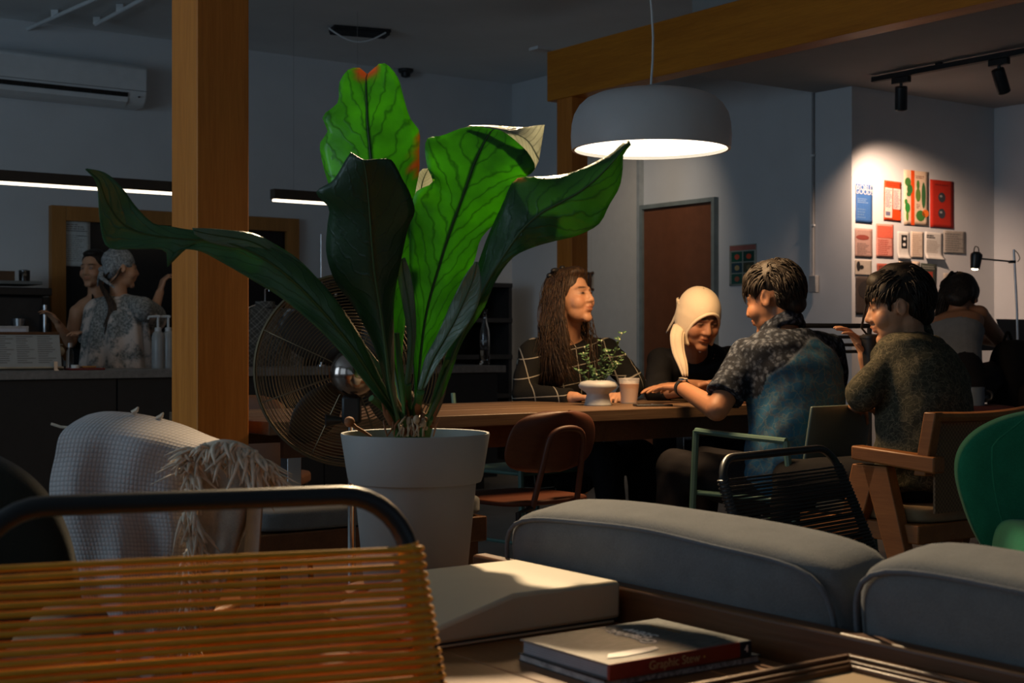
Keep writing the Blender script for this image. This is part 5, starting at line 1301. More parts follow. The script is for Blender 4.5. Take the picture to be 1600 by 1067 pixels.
# ---------------------------------------------------------------- helpers for flat print
INK = {}
def ink(r, g_, b):
    k_ = (r, g_, b)
    if k_ not in INK: INK[k_] = plain('ink_%d' % len(INK), S(r, g_, b), .7, var=.08, scale=60)
    return INK[k_]
def text(name, body, size, m, mat, parent, align='CENTER', ext=.0003):
    c = bpy.data.curves.new(name, 'FONT'); c.body = body; c.size = size; c.align_x = align; c.align_y = 'CENTER'; c.extrude = ext
    c.materials.append(mat); o0 = bpy.data.objects.new(name, c); COL.objects.link(o0); dg = bpy.context.evaluated_depsgraph_get(); dg.update()
    me = bpy.data.meshes.new_from_object(o0.evaluated_get(dg)); bpy.data.objects.remove(o0); bpy.data.curves.remove(c); o = bpy.data.objects.new(name, me); COL.objects.link(o); o.parent = parent
    o.matrix_basis = MW[parent].inverted() @ m; MW[o] = MW[parent]; return o
def sheet_on_wall(label, cat, plane, val, px0, py0, px1, py1, col, tilt=0, name='poster', curl=.0012, group=None):
    f = on_b if plane == 'b' else on_a
    p0, p1 = f(px0, py0, val-.004), f(px1, py1, val-.004); q0 = ab(p0); q1 = ab(p1)
    if plane == 'b': wdt = q1[0]-q0[0]; rz = RZ
    else: wdt = q0[1]-q1[1]; rz = RZ-math.pi/2
    pm0, pm1 = f((px0+px1)/2, py0, val-.004), f((px0+px1)/2, py1, val-.004)
    hgt = pm0.z-pm1.z; c = pm0.lerp(pm1, .5); mid = p0.lerp(p1, .5); c = Vector((mid.x, mid.y, (pm0.z+pm1.z)/2))
    t = thing(name, label, cat, c, rz, group); MW[t] = MW[t] @ Matrix.Rotation(tilt, 4, 'Y'); t.rotation_euler = (0, tilt, rz)
    def rowz(v): return [Vector((wdt*(u-.5), -.001-curl*(max(0, v-.75)/.25)**2*(.5+u*.5), hgt*(.5-v))) for u in np.linspace(0, 1, 7)]
    obj('paper', G().grid([rowz(v) for v in np.linspace(0, 1, 13)]), col, t, local=True, solid=.0006, angle=180)
    t['w'] = wdt; t['h'] = hgt; return t
def pr(t, name, x0, y0, x1, y1, mat, off=.0016, shape='box'):
    wdt, h = t['w'], t['h']; g = G()
    if shape == 'box': g.box2((wdt*(x0-.5), -off-.0008, h*(.5-y1)), (wdt*(x1-.5), -off, h*(.5-y0)))
    else:
        cx, cz, rx, rz_ = wdt*((x0+x1)/2-.5), h*(.5-(y0+y1)/2), wdt*(x1-x0)/2, h*(y1-y0)/2
        g.prism([(cx+rx*math.cos(a), -off, cz+rz_*math.sin(a)) for a in np.linspace(0, 2*math.pi, 17)[:-1]], (0, -.0008, 0))
    return obj(name, g, mat, t, local=True, smooth=False)
def lines(t, x0, y0, x1, y1, n, mat, name='printed_text', off=.0016, fill=.45):
    wdt, h = t['w'], t['h']; g = G()
    for k in range(n):
        y = y0+(y1-y0)*(k+.5)/n; e = x0+(x1-x0)*random.uniform(.6, 1.0); hh = (y1-y0)/n*fill/2; x = x0
        while x < e-.02:
            wd_ = random.uniform(.05, .16); x2 = min(e, x+wd_); g.box2((wdt*(x-.5), -off-.0006, h*(.5-y-hh)), (wdt*(x2-.5), -off, h*(.5-y+hh))); x = x2+.022
    if g.v: return obj(name, g, mat, t, local=True, smooth=False)
def ptext(t, body, size, fx, fy, mat, off=.0026):
    m = MW[t] @ Matrix.Translation((t['w']*(fx-.5), -off, t['h']*(.5-fy))) @ Matrix.Rotation(math.radians(90), 4, 'X')
    return text('lettering', body, size, m, mat, t)
PB = 6.0; pap = M['paper']; blk = ink(28, 27, 28); gry = ink(120, 115, 110); wht = ink(225, 222, 216)
random.seed(3)
t = sheet_on_wall('blue poster with white lettering, top left of the poster wall', 'poster', 'b', PB, 1337, 288, 1363, 348, ink(52, 96, 158), .01)
ptext(t, 'WORLD', t['w']*.30, .5, .09, ink(205, 205, 205)); ptext(t, 'GOODS', t['w']*.30, .5, .20, ink(205, 205, 205)); lines(t, .1, .36, .9, .50, 3, ink(110, 140, 180)); lines(t, .1, .62, .6, .9, 4, ink(85, 120, 165))
t = sheet_on_wall('orange and white schedule poster with a solid orange block at the bottom', 'poster', 'b', PB, 1381, 283, 1408, 345, ink(205, 70, 22), .02)
pr(t, 'print_panel', .05, .18, .47, .93, ink(225, 205, 195)); pr(t, 'print_panel', .53, .18, .95, .70, ink(225, 205, 195)); pr(t, 'print_panel', .53, .74, .97, .97, ink(228, 70, 15))
lines(t, .08, .22, .44, .68, 12, ink(110, 105, 125), off=.0026); lines(t, .56, .22, .92, .68, 14, ink(120, 112, 130), off=.0026); pr(t, 'print_block', .10, .78, .36, .88, ink(105, 105, 130), .0026); lines(t, .1, .03, .9, .14, 2, ink(160, 40, 12))
t = sheet_on_wall('botanical poster of green cactus plants with a vertical orange stripe', 'poster', 'b', PB, 1412, 267, 1451, 352, ink(222, 196, 168))
pr(t, 'print_stripe', .28, .0, .42, 1.0, ink(222, 78, 12))
for (a, b, c, d, m_) in ((.03, .14, .27, .30, ink(70, 125, 55)), (.12, .26, .34, .44, ink(50, 110, 50)), (.10, .40, .27, .48, ink(60, 120, 60)), (.50, .17, .62, .34, ink(70, 120, 50)), (.46, .32, .66, .56, ink(95, 125, 50)), (.70, .20, .86, .68, ink(50, 100, 55)), (.02, .53, .14, .64, ink(60, 140, 60)), (.04, .60, .24, .78, ink(45, 140, 55)), (.08, .74, .18, .93, ink(95, 145, 50)), (.48, .72, .84, .92, ink(60, 120, 50)), (.72, .70, 1.0, .84, ink(226, 110, 30))):
    pr(t, 'print_plant', a, b, c, d, m_, .0026, 'ell')
lines(t, .48, .08, .92, .14, 2, ink(140, 95, 75)); lines(t, .50, .60, .68, .69, 3, ink(150, 110, 90))
t = sheet_on_wall('dark red poster with two dark round faces', 'poster', 'b', PB, 1453, 282, 1490, 356, ink(178, 38, 18))
for y in (.36, .70): pr(t, 'print_disc', .34, y-.105, .64, y+.105, ink(52, 55, 62), .0016, 'ell'); pr(t, 'print_spot', .40, y-.05, .50, y+.0, ink(150, 150, 150), .0026, 'ell')
lines(t, .2, .08, .85, .12, 1, ink(110, 25, 15))
t = sheet_on_wall('faded pink notice below the blue poster', 'poster', 'b', PB, 1336, 357, 1363, 402, ink(165, 132, 122)); pr(t, 'print_band', .05, .22, .80, .40, ink(130, 60, 50), .0016, 'ell'); lines(t, .1, .5, .9, .95, 8, ink(120, 98, 92))
t = sheet_on_wall('salmon pink poster below the orange schedule', 'poster', 'b', PB, 1369, 350, 1396, 402, ink(205, 135, 120)); pr(t, 'print_block', .05, .06, .95, .42, ink(205, 95, 72)); lines(t, .08, .46, .92, .94, 8, ink(165, 75, 62))
t = sheet_on_wall('pale leaflet with a small black and white portrait strip', 'leaflet', 'b', PB, 1402, 362, 1421, 404, pap, curl=.02); pr(t, 'print_photo', .32, .12, .80, .62, blk); pr(t, 'print_face', .45, .20, .68, .32, wht, .0026, 'ell'); pr(t, 'print_face', .42, .42, .66, .54, wht, .0026, 'ell')
t = sheet_on_wall('blank cream page beside the portrait leaflet', 'leaflet', 'b', PB, 1423, 362, 1443, 403, ink(214, 196, 178)); lines(t, .1, .12, .9, .9, 10, ink(196, 172, 152))
t = sheet_on_wall('white typed page with a dark heading and curled corner', 'leaflet', 'b', PB, 1445, 363, 1473, 405, pap, .02, curl=.03); lines(t, .08, .10, .72, .24, 2, ink(70, 70, 70), fill=.7); lines(t, .08, .30, .9, .9, 10, ink(170, 160, 150))
t = sheet_on_wall('wide grey page at the right of the poster rows', 'leaflet', 'b', PB, 1474, 361, 1509, 396, ink(158, 152, 144)); lines(t, .06, .1, .94, .9, 8, ink(125, 122, 118))
t = sheet_on_wall('white page with black brush marks at the left wall edge', 'leaflet', 'b', PB, 1336, 406, 1362, 430, ink(170, 160, 148)); pr(t, 'print_mark', .08, .1, .30, .75, blk, .0016, 'ell'); pr(t, 'print_mark', .25, .35, .50, .6, blk, .0026, 'ell')
t = sheet_on_wall('large dark brown photo print low on the poster wall', 'poster', 'b', PB, 1337, 432, 1372, 492, ink(62, 52, 46)); pr(t, 'print_shade', .1, .1, .9, .6, ink(45, 40, 38), .0016, 'ell')
t = sheet_on_wall('reddish brown poster half hidden behind the man drinking', 'poster', 'b', PB, 1370, 412, 1398, 455, ink(150, 72, 55)); lines(t, .1, .08, .9, .4, 4, ink(100, 55, 45))
t = sheet_on_wall('white sheet with an orange yellow disc behind the man drinking', 'poster', 'b', PB, 1404, 408, 1437, 462, ink(220, 200, 178)); pr(t, 'print_disc', .30, .06, .98, .50, ink(228, 150, 25), .0016, 'ell')
t = sheet_on_wall('dark green poster with a red square in the middle', 'poster', 'b', PB, 1438, 412, 1463, 468, ink(58, 64, 56), .02, curl=.02); pr(t, 'print_block', .25, .22, .75, .46, ink(160, 58, 38)); lines(t, .1, .05, .9, .16, 2, ink(150, 150, 140)); lines(t, .2, .5, .8, .9, 5, ink(85, 88, 76))
t = sheet_on_wall('thin white page beside the dark green poster', 'leaflet', 'b', PB, 1474, 427, 1503, 470, ink(178, 168, 156)); lines(t, .1, .1, .8, .8, 6, ink(150, 140, 130))
t = sheet_on_wall('small orange print near the bar woman, lowest of the posters', 'poster', 'b', PB, 1446, 472, 1462, 505, ink(215, 190, 165)); pr(t, 'print_block', .2, .15, .8, .75, ink(205, 95, 45))
t = sheet_on_wall('white sheet lit low on the wall under the bar top', 'leaflet', 'b', PB, 1498, 522, 1516, 538, pap); lines(t, .1, .1, .9, .9, 3, gry)
t = sheet_on_wall('red and white print low on the wall below the bar', 'poster', 'b', PB, 1494, 543, 1512, 572, ink(220, 190, 165)); pr(t, 'print_block', .0, .1, .6, .75, ink(205, 70, 35), .0016, 'ell')
# panel poster on the door wall
t = sheet_on_wall('poster with a grid of small garden pictures beside the brown door', 'poster', 'a', 6.96, 1140, 382, 1182, 446, ink(150, 158, 150))
pr(t, 'print_band', .02, .02, .98, .14, ink(170, 105, 95))
for r_ in range(3):
    for c_ in range(2):
        x0, y0 = .08+c_*.44, .17+r_*.27; pr(t, 'print_panel', x0, y0, x0+.40, y0+.245, ink(*[(30, 88, 72), (28, 70, 60), (40, 70, 82), (70, 72, 55), (28, 80, 70), (75, 66, 52)][r_*2+c_]))
        pr(t, 'print_motif', x0+.12, y0+.06, x0+.30, y0+.19, ink(*[(205, 85, 60), (215, 80, 50), (170, 150, 105), (120, 110, 80), (150, 90, 70), (120, 95, 70)][r_*2+c_]), .0026, 'ell')
# notice on the dark door
t = sheet_on_wall('white printed notice taped inside the dark wood framed door', 'notice', 'b', 9.63, 93, 345, 141, 416, ink(190, 196, 196)); lines(t, .08, .06, .9, .2, 3, gry); pr(t, 'rule', .06, .215, .9, .228, blk); lines(t, .1, .3, .9, .9, 14, ink(150, 155, 155)); pr(t, 'rule', .55, .325, .9, .335, blk)

# ---------------------------------------------------------------- throw over a wooden chair
c = P(235, 760, 2.95)
t = thing('wooden_chair', 'orange teak chair hidden under the pale woven throw', 'chair', (c.x, c.y, 0), math.radians(-12))
cwm = M['chairwood']
for x, y, zt, lean in ((-.13, -.06, .80, 0), (.10, -.06, .80, 0), (-.13, .28, .42, 0), (.12, .28, .42, 0)): obj('leg', G().tube([(x, y, zt), (x*1.05, y*1.1, 0)], [.016, .02], 10), cwm, t, local=True)
obj('backrest', G().box2((-.13, -.07, .50), (.10, -.04, .80)), cwm, t, local=True, bevel=.008); obj('seat', G().box2((-.14, -.06, .40), (.13, .30, .44)), cwm, t, local=True, bevel=.01)
lgp = [P(388, 775, 2.74), P(410, 790, 2.70), P(402, 880, 2.66), P(384, 960, 2.64)]
obj('side_leg', G().hexa([P(372, 985, 2.66), P(398, 985, 2.62), P(398, 985, 2.68), P(372, 985, 2.72), P(388, 770, 2.72), P(412, 775, 2.68), P(412, 775, 2.74), P(388, 770, 2.78)]), cwm, t, bevel=.006)
k = N('woven_throw'); uv = k.n('ShaderNodeUVMap'); mp = k.n('ShaderNodeMapping'); mp.inputs['Scale'].default_value = (34, 58, 1); k.l(uv.outputs[0], mp.inputs[0])
nz = k.n('ShaderNodeTexNoise'); nz.inputs['Scale'].default_value = 5; k.l(uv.outputs[0], nz.inputs['Vector']); vv = k.mix(.045, mp.outputs[0], nz.outputs['Color'], 'ADD')
sx = k.n('ShaderNodeSeparateXYZ'); k.l(mp.outputs[0], sx.inputs[0])
wx = k.mth('ABSOLUTE', k.mth('SINE', k.mth('MULTIPLY', sx.outputs[0], math.pi))); wy = k.mth('ABSOLUTE', k.mth('SINE', k.mth('MULTIPLY', sx.outputs[1], math.pi)))
h_ = k.mth('MULTIPLY', k.mth('POWER', wx, .6), k.mth('POWER', wy, .6))
k.base(k.ramp(h_, [(.15, (.40, .365, .355, 1)), (.75, (.50, .455, .44, 1))])); k.set(rough=.95, spec=.1, sheen=.2); k.bump(h_, .4, .004); thm = k.m
tb_ = fabric('throw_shade', (.40, .33, .26, 1), 300, .4, .2, 30); fringe_m = plain('fringe_yarn', (.72, .60, .46, 1), .95, var=.2, scale=60)  # folded end: browner throw cloth, shade put into its colour
th = thing('throw_blanket', 'pale woven throw with shaggy fringe draped over a chair', 'blanket', (c.x, c.y, .45))
L_ = crom([(138, 648, 0), (112, 662, 0), (93, 680, 0), (86, 712, 0), (77, 760, 0), (82, 810, 0), (96, 848, 0), (108, 885, 0), (122, 960, 0), (130, 1060, 0)], 48)
R_e = crom([(352, 690, 0), (326, 694, 0), (306, 704, 0), (294, 726, 0), (290, 760, 0), (291, 800, 0), (296, 835, 0), (292, 870, 0), (288, 930, 0), (284, 1060, 0)], 48)
T_ = crom([(138, 648, 0), (165, 643, 0), (205, 645, 0), (245, 652, 0), (290, 665, 0), (325, 680, 0), (352, 690, 0)], 40)
rows = []
for i in range(48):
    v = i/47; row = []
    for j in range(40):
        u = j/39; x = L_[i][0]*(1-u)+R_e[i][0]*u; y = L_[i][1]*(1-u)+R_e[i][1]*u
        lin = T_[0][1]*(1-u)+T_[-1][1]*u; y += (T_[j][1]-lin)*(1-v)**3
        x += (T_[j][0]-(T_[0][0]*(1-u)+T_[-1][0]*u))*(1-v)**3
        d = 2.97-.17*math.sin(math.pi/2*min(1, v*5))-.04*u+.03*(u-.5)**2*4*min(1, v*4)+.018*math.sin(u*17+v*5)*v+.012*math.sin(u*9-v*8)*min(1, v*3)
        row.append(P(x, y, d))
    rows.append(row)
obj('main_cloth', G().grid(rows, uv=True), thm, th, solid=.004, sub=1, angle=180)
# second end folded over the arm
tp = crom([(318, 704, 0), (350, 693, 0), (378, 700, 0), (402, 716, 0), (424, 745, 0)], 24); bt_ = crom([(286, 1000, 0), (305, 985, 0), (330, 960, 0), (352, 910, 0), (366, 850, 0)], 24)
rows = []
for i in range(30):
    v = i/29; row = []
    for j in range(24):
        x = tp[j][0]*(1-v)+bt_[j][0]*v+8*math.sin(v*3.1)*(j/23); y = tp[j][1]*(1-v)+bt_[j][1]*v-16*math.sin(math.pi*min(1, v*2))*(0 if v > .5 else 1)*.3
        d = 2.86-.10*math.sin(math.pi/2*min(1, v*6))+.05*math.sin(j/23*7+.5)*v+.02*(j/23); row.append(P(x, y, d))
    rows.append(row)
obj('folded_cloth', G().grid(rows, uv=True), tb_, th, solid=.004, sub=1, angle=180)
hem = [P(x, y, d) for x, y, d in ((296, 738, 2.74), (300, 716, 2.735), (318, 702, 2.73), (345, 694, 2.73), (370, 697, 2.74), (392, 708, 2.75), (410, 724, 2.76), (424, 746, 2.78))]
obj('rolled_hem', G().tube(crom(hem, 40), .0095, 8), thm if False else fringe_m, th, angle=180)
def tassel(p, d, ln, n=4):
    g = G()
    for k_ in range(n):
        q0 = p+Vector((random.gauss(0, .005), random.gauss(0, .005), random.gauss(0, .003))); d1 = d+Vector((random.gauss(0, .25), random.gauss(0, .2), random.gauss(0, .15)))
        q1 = q0+d1*ln*.5+Vector((0, -.006, .004)); q2 = q0+d1*ln+Vector((random.gauss(0, .012), random.gauss(0, .01), -.012))
        strand(g, [q0, q1, q2], random.uniform(.0032, .0055), 5, .7, 7, .8)
    obj('tassel', g, fringe_m, th, angle=180)
random.seed(15)
hc_ = crom(hem, 60)
for k_ in range(34):
    i = int(k_*59/33); p = Vector(hc_[i]); f = i/59
    d = Vector((-.7+1.2*f, -.35, .05 if f < .3 else -.35)).normalized(); tassel(p, d, random.uniform(.018, .034))
for k_ in range(8):
    i = 30+k_*3; p = Vector(hc_[min(59, i)])+Vector((0, -.01, -.005)); tassel(p, Vector((.15, -.3, -1)).normalized(), random.uniform(.04, .07))
for k_ in range(34):
    v = .12+k_*.024; i = min(47, int(v*47)); p = P(R_e[i][0]+4, R_e[i][1], 2.745); tassel(p, Vector((.18+.2*random.random(), -.25, -.85)).normalized(), random.uniform(.035, .062))
for k_ in range(8): tassel(P(395+k_*5, 720+k_*5, 2.77), Vector((.8, -.1, -.25)).normalized(), random.uniform(.03, .05))
obj('loose_thread', G().tube([P(110, 668, 2.9), P(95, 667, 2.9), P(80, 662, 2.9)], .003, 6), fringe_m, th)
for x, y in ((207, 643), (246, 652)): obj('loose_thread', G().tube([P(x, y+2, 2.93), P(x+6, y-2, 2.93), P(x+9, y-7, 2.93)], [.006, .005, .002], 6), fringe_m, th)

# ---------------------------------------------------------------- books and frame on the side table
def book_root(name, label, cat, pxy, z, ang): 
    d = (CAMZ-z)*F/(pxy[1]-CY); p = P(pxy[0], pxy[1], d); return thing(name, label, cat, (p.x, p.y, z), ang), p
bz = .512
t, p = book_root('magazine', 'thin dark magazine lying under the red spined book', 'magazine', (950, 1073), .5, RZ-math.radians(2))
obj('pages', G().box2((-.01, -.004, .001), (.292, .212, .010)), plain('magazine_pages', (.35, .34, .33, 1), .7, var=.4, scale=60), t, local=True); obj('cover', G().box2((-.012, -.006, .010), (.296, .214, .0118)), plain('dark_gloss_cover', (.03, .035, .04, 1), .2), t, local=True); obj('cover', G().box2((-.012, -.006, 0), (.296, .214, .0012)), plain('dark_gloss_cover', (.03, .035, .04, 1), .2), t, local=True)
obj('spine_print', G().box2((.02, -.0068, .002), (.26, -.0058, .009)), plain('speckled_print', (.25, .25, .25, 1), .4, var=.95, scale=120), t, local=True, smooth=False)
t, p = book_root('book', 'grey covered hardback with a red spine, on top of the magazine', 'book', (950, 1064), bz, RZ)
k = N('book_cover'); v = k.coord('Object', (1, 1, 1)); sx = k.n('ShaderNodeSeparateXYZ'); k.l(v, sx.inputs[0])
wv = k.noise(k.coord('Object', (18, 60, 1)), 2.2, 5, .65); gr = k.ramp(sx.outputs[0], [(.0, (.26, .22, .18, 1)), (.10, (.13, .12, .10, 1)), (.17, (.045, .048, .042, 1)), (.29, (.032, .036, .032, 1))])
k.base(k.mix(k.ramp(wv, [(.45, (0, 0, 0, 1)), (.62, (.14, .14, .14, 1))]), gr, (.5, .45, .40, 1), 'MIX')); k.set(rough=.5, spec=.28); gwh = plain('gloss_white', (.80, .75, .70, 1), .45, spec=.5)
LB, WB, HB = .286, .215, .024
obj('pages', G().box2((.004, .003, .003), (LB-.004, WB-.005, HB-.003)), plain('page_block', (.30, .33, .37, 1), .8, var=.1), t, local=True, smooth=False)
for k_ in range(5): obj('page_line', G().box2((.0032, .004, .005+k_*.0035), (.0042, WB-.006, .0056+k_*.0035)), gry, t, local=True, smooth=False)
obj('front_cover', G().box2((0, 0, HB-.003), (LB, WB, HB)), k.m, t, local=True, bevel=.001); obj('back_cover', G().box2((0, 0, 0), (LB, WB, .003)), plain('back_board', (.05, .05, .05, 1), .4), t, local=True, bevel=.001)
sp_ = obj('spine', G().box2((0, -.004, 0), (LB*.915, .003, HB)), plain('red_spine', (.20, .022, .012, 1), .4, var=.1), t, local=True, bevel=.0015); obj('spine_end', G().box2((LB*.915, -.004, 0), (LB, .003, HB)), plain('navy_spine_end', (.012, .016, .025, 1), .4), t, local=True, bevel=.0015)
def loc(t, x, y, z, rx=0, rz=0): return MW[t] @ Matrix.Translation((x, y, z)) @ Matrix.Rotation(rz, 4, 'Z') @ Matrix.Rotation(rx, 4, 'X')
text('spine_title', 'Graphic Stew', .0185, loc(t, .125, -.0046, HB/2, math.radians(90)), ink(190, 160, 110), t); text('spine_mark', '4', .016, loc(t, LB*.958, -.0046, HB/2, math.radians(90)), ink(225, 225, 220), t)
obj('spine_dot', G().box((.185, -.0044, HB/2), (.003, .0006, .003)), ink(200, 160, 70), t, local=True, smooth=False)
for i, (w_, x) in enumerate((('Graphic', .150), ('Stew', .178))): text('cover_title', w_, .036, loc(t, x, .125+.01*i, HB+.0012, 0, math.radians(90)), gwh, t)
text('cover_subtitle', 'a graphic collection', .009, loc(t, .235, .14, HB+.0004, 0, math.radians(90)), ink(150, 110, 60), t)
obj('white_streak', G().prism([(.022, .028, HB+.0010), (.05, .022, HB+.0010), (.10, .026, HB+.0010), (.128, .034, HB+.0010), (.13, .046, HB+.0010), (.09, .05, HB+.0010), (.04, .048, HB+.0010)], (0, 0, .0004)), gwh, t, local=True, smooth=False)  # pale flat streak on the cover near the spine
p = W(ra-.014, rb-.5086, 0)
t = thing('picture_frame', 'brown moulded frame with a plain tan panel lying on the table', 'frame', (p.x, p.y, .5), RZ)
FW, FH = .42, .46; fwm = wood('frame_brown', (.10, .045, .018, 1), (.20, .095, .04, 1), 'x', 8, .08, .35)
def frm(x0, y0, x1, y1, z0, z1, ins):
    def bar(a, b, c_, d_): return G().prism([(a[0], a[1], z0), (b[0], b[1], z0), (c_[0], c_[1], z0), (d_[0], d_[1], z0)], (0, 0, z1-z0))
    o_ = [(x0, y0), (x1, y0), (x1, y1), (x0, y1)]; i_ = [(x0+ins, y0+ins), (x1-ins, y0+ins), (x1-ins, y1-ins), (x0+ins, y1-ins)]
    return [bar(o_[k_], o_[(k_+1) % 4], i_[(k_+1) % 4], i_[k_]) for k_ in range(4)]
for a in frm(-FW, -FH, 0, 0, 0, .036, .05): obj('moulding', a, fwm, t, local=True, bevel=.003)
for a in frm(-FW+.008, -FH+.008, -.008, -.008, .036, .042, .012): obj('moulding_bead', a, fwm, t, local=True, bevel=.002)
for a in frm(-FW+.034, -FH+.034, -.034, -.034, .036, .040, .008): obj('moulding_bead', a, fwm, t, local=True, bevel=.0015)
obj('panel', G().box2((-FW+.05, -FH+.05, .012), (-.05, -.05, .028)), plain('tan_panel', (.42, .27, .13, 1), .6, var=.06), t, local=True, smooth=False)

# ---------------------------------------------------------------- on the long table
vz = .75
def on_table(px, py): return P(px, py, (CAMZ-vz)*F/(py-CY))
p = on_table(934, 633)
t = thing('potted_sprig', 'small leafy plant in a white flared ceramic pot on the table', 'plant', p)
s_ = p.y/F
obj('pot', G().lathe([(.0, 0), (22*s_, 0), (21*s_, .004), (17.5*s_, 17*s_), (18*s_, 19*s_), (29*s_, 27*s_), (30.5*s_, 31*s_), (27*s_, 36*s_), (18*s_, 39*s_), (16*s_, 38*s_), (15*s_, 30*s_), (.0, 29*s_)], p, 40), plain('white_ceramic', (.36, .37, .37, 1), .5), t, angle=180)
random.seed(5); lfm = plain('sprig_leaf', (.045, .10, .035, 1), .45, var=.4, scale=60); stm = plain('sprig_stem', (.05, .07, .025, 1), .6); bud = plain('pale_bud', (.35, .40, .25, 1), .5)
for k_ in range(13):
    a = random.uniform(0, 6.28); tx = random.uniform(-34, 46); tz = random.uniform(42, 104)
    if k_ == 0: tx, tz = 38, 112
    b = p+Vector((tx*.15*s_, random.uniform(-.01, .01), 30*s_)); e = p+Vector((tx*s_, random.uniform(-.05, .05), tz*s_)); m_ = b.lerp(e, .5)+Vector((random.uniform(-.01, .01), 0, .01))
    c_ = crom([b, m_, e], 10); st = obj('stem', G().tube([Vector(q) for q in c_], .0012, 5), stm, t)
    for i in range(3, 10):
        for sg in (-1, 1):
            q = Vector(c_[i]); aa = random.uniform(0, 6.28); dr = Vector((math.cos(aa)*.9, math.sin(aa)*.6, random.uniform(-.1, .6))).normalized(); sd = dr.cross(Vector((random.gauss(0, .3), -.6, 1))).normalized(); L0 = random.uniform(.014, .024)
            obj('leaf', G().add([q, q+dr*L0*.4+sd*L0*.28, q+dr*L0*.75+sd*L0*.2, q+dr*L0, q+dr*L0*.75-sd*L0*.2, q+dr*L0*.4-sd*L0*.28], [(0, 1, 5), (1, 2, 4, 5), (2, 3, 4)]), lfm, st, solid=.0006)
    obj('bud', G().ell(e, (.0035, .0035, .005), None, 8, 6), bud, st)
coffee = plain('milky_coffee', (.36, .16, .065, 1), .3, var=.1)
def iced_cup(label, px, py, h, r, fill, straw=None, drink=None):
    p = on_table(px, py); t = thing('iced_drink', label, 'drink', p, 0, 'clear plastic cups on the long table')
    obj('drink', G().lathe([(.0, .004), (r*.72, .004), (r*(.74+.24*fill), h*fill), (.0, h*fill)], p, 28), drink or coffee, t)
    obj('cup', G().lathe([(r*.76, 0), (r*1.0, h), (r*1.03, h+.003), (r*1.0, h+.004), (r*.97, h), (r*.74, .002), (.0, .002)], p, 32), M['plastic_clear'], t)
    for k_ in range(3): obj('ice_cube', G().box(p+Vector((r*.4*math.cos(k_*2.3), r*.4*math.sin(k_*2.3), h*fill+.004)), (.02, .02, .016), Matrix.Rotation(k_*.7, 3, 'Z')), M['plastic_clear'], t, bevel=.004)
    if straw: obj('straw', G().tube([p+Vector((0, 0, .01)), p+Vector(straw)], .0036, 8), M['black'], t)
    return t
iced_cup('iced milk coffee in a clear cup beside the white potted plant', 983, 630, .098, .043, .80)
iced_cup('clear cup with a black straw in front of the headscarf woman', 1098, 622, .075, .042, .12, (.012, .02, .18), plain('weak_tea', (.20, .11, .05, 1), .3))
iced_cup('low amber glass between the coffee and the headscarf woman', 1016, 616, .065, .030, .75, None, plain('amber_drink', (.28, .14, .04, 1), .25))
p = on_table(1020, 634.5); t = thing('phone', 'black smartphone lying flat near the table edge', 'phone', p, RZ-.5)
obj('body', G().box((0, 0, .004), (.145, .072, .008)), M['black'], t, local=True, bevel=.003); obj('screen', G().box((0, 0, .0083), (.138, .066, .0006)), plain('phone_glass', (.01, .01, .012, 1), .08), t, local=True, smooth=False); obj('camera_lens', G().lathe([(.0, .0095), (.006, .009), (.006, .008)], (-.0, .0, 0), 12), M['chrome'], t, local=True)

# ---------------------------------------------------------------- things on the bar
def on_bar(px, b): y = b/(-(px-CX)/F*SA+CA); return Vector(((px-CX)/F*y, y, .838))
def bar_rz(): return RZ
p = on_bar(42, 8.0)
t = thing('menu_stand', 'wide tilted white menu board on the bar at the left edge', 'menu', p, RZ-.06)
mtilt = Matrix.Rotation(math.radians(-16), 4, 'X')
t['w'] = .36; t['h'] = .19; MW[t] = MW[t] @ Matrix.Translation((0, 0, .115)) @ mtilt
obj('board', G().box2((-.185, 0, -.105), (.185, .006, .10)), plain('menu_board', (.34, .33, .30, 1), .7, var=.05), t, bevel=.002) if False else None
def lobj(name, g, mat, **kw):   # geometry in the tilted frame
    xform(g, MW[t]); return obj(name, g, mat, t, **kw)
TM = MW[t].copy(); MW[t] = Matrix.Translation(p) @ Matrix.Rotation(RZ-.06, 4, 'Z')
def lobj(name, g, mat, **kw): return obj(name, xform(g, TM), mat, t, **kw)
lobj('board', G().box2((-.185, 0, -.105), (.185, .006, .10)), plain('menu_board', (.36, .35, .32, 1), .7, var=.05), bevel=.002)
random.seed(8)
for col_ in range(3):
    g = G()
    for r_ in range(13):
        x = -.17+col_*.115; e = x+random.uniform(.05, .10); z = .075-r_*.0125; g.box2((x, -.0012, z), (e, 0, z+.004))
    lobj('printed_text', g, ink(120, 115, 108), smooth=False)
lobj('top_clip', G().box2((-.186, -.004, .088), (.186, .010, .104)), M['walnut'], bevel=.002); lobj('lower_rail', G().box2((-.19, -.02, -.112), (.19, .012, -.102)), plain('tan_rail', (.38, .30, .2, 1), .6), bevel=.002)
obj('rear_strut', G().tube([TM @ Vector((0, .006, .05)), Vector((p.x, p.y, .838))+Matrix.Rotation(RZ, 3, 'Z') @ Vector((0, .12, .004))], .004, 6), M['steel'], t)
p = on_bar(14, 8.22); t = thing('framed_sign', 'small white framed card with a red drawing behind the menu board', 'sign', p, RZ-.05); z0 = .02
obj('frame', G().box2((-.11, 0, .06), (.11, .012, .25)), plain('pale_frame', (.42, .38, .36, 1), .5), t, local=True, bevel=.003); obj('card', G().box2((-.095, -.0015, .075), (.095, 0, .235)), ink(195, 190, 195), t, local=True, smooth=False); obj('foot', G().box2((-.08, 0, 0), (.08, .05, .06)), M['dark'], t, local=True)
random.seed(4); g = G()
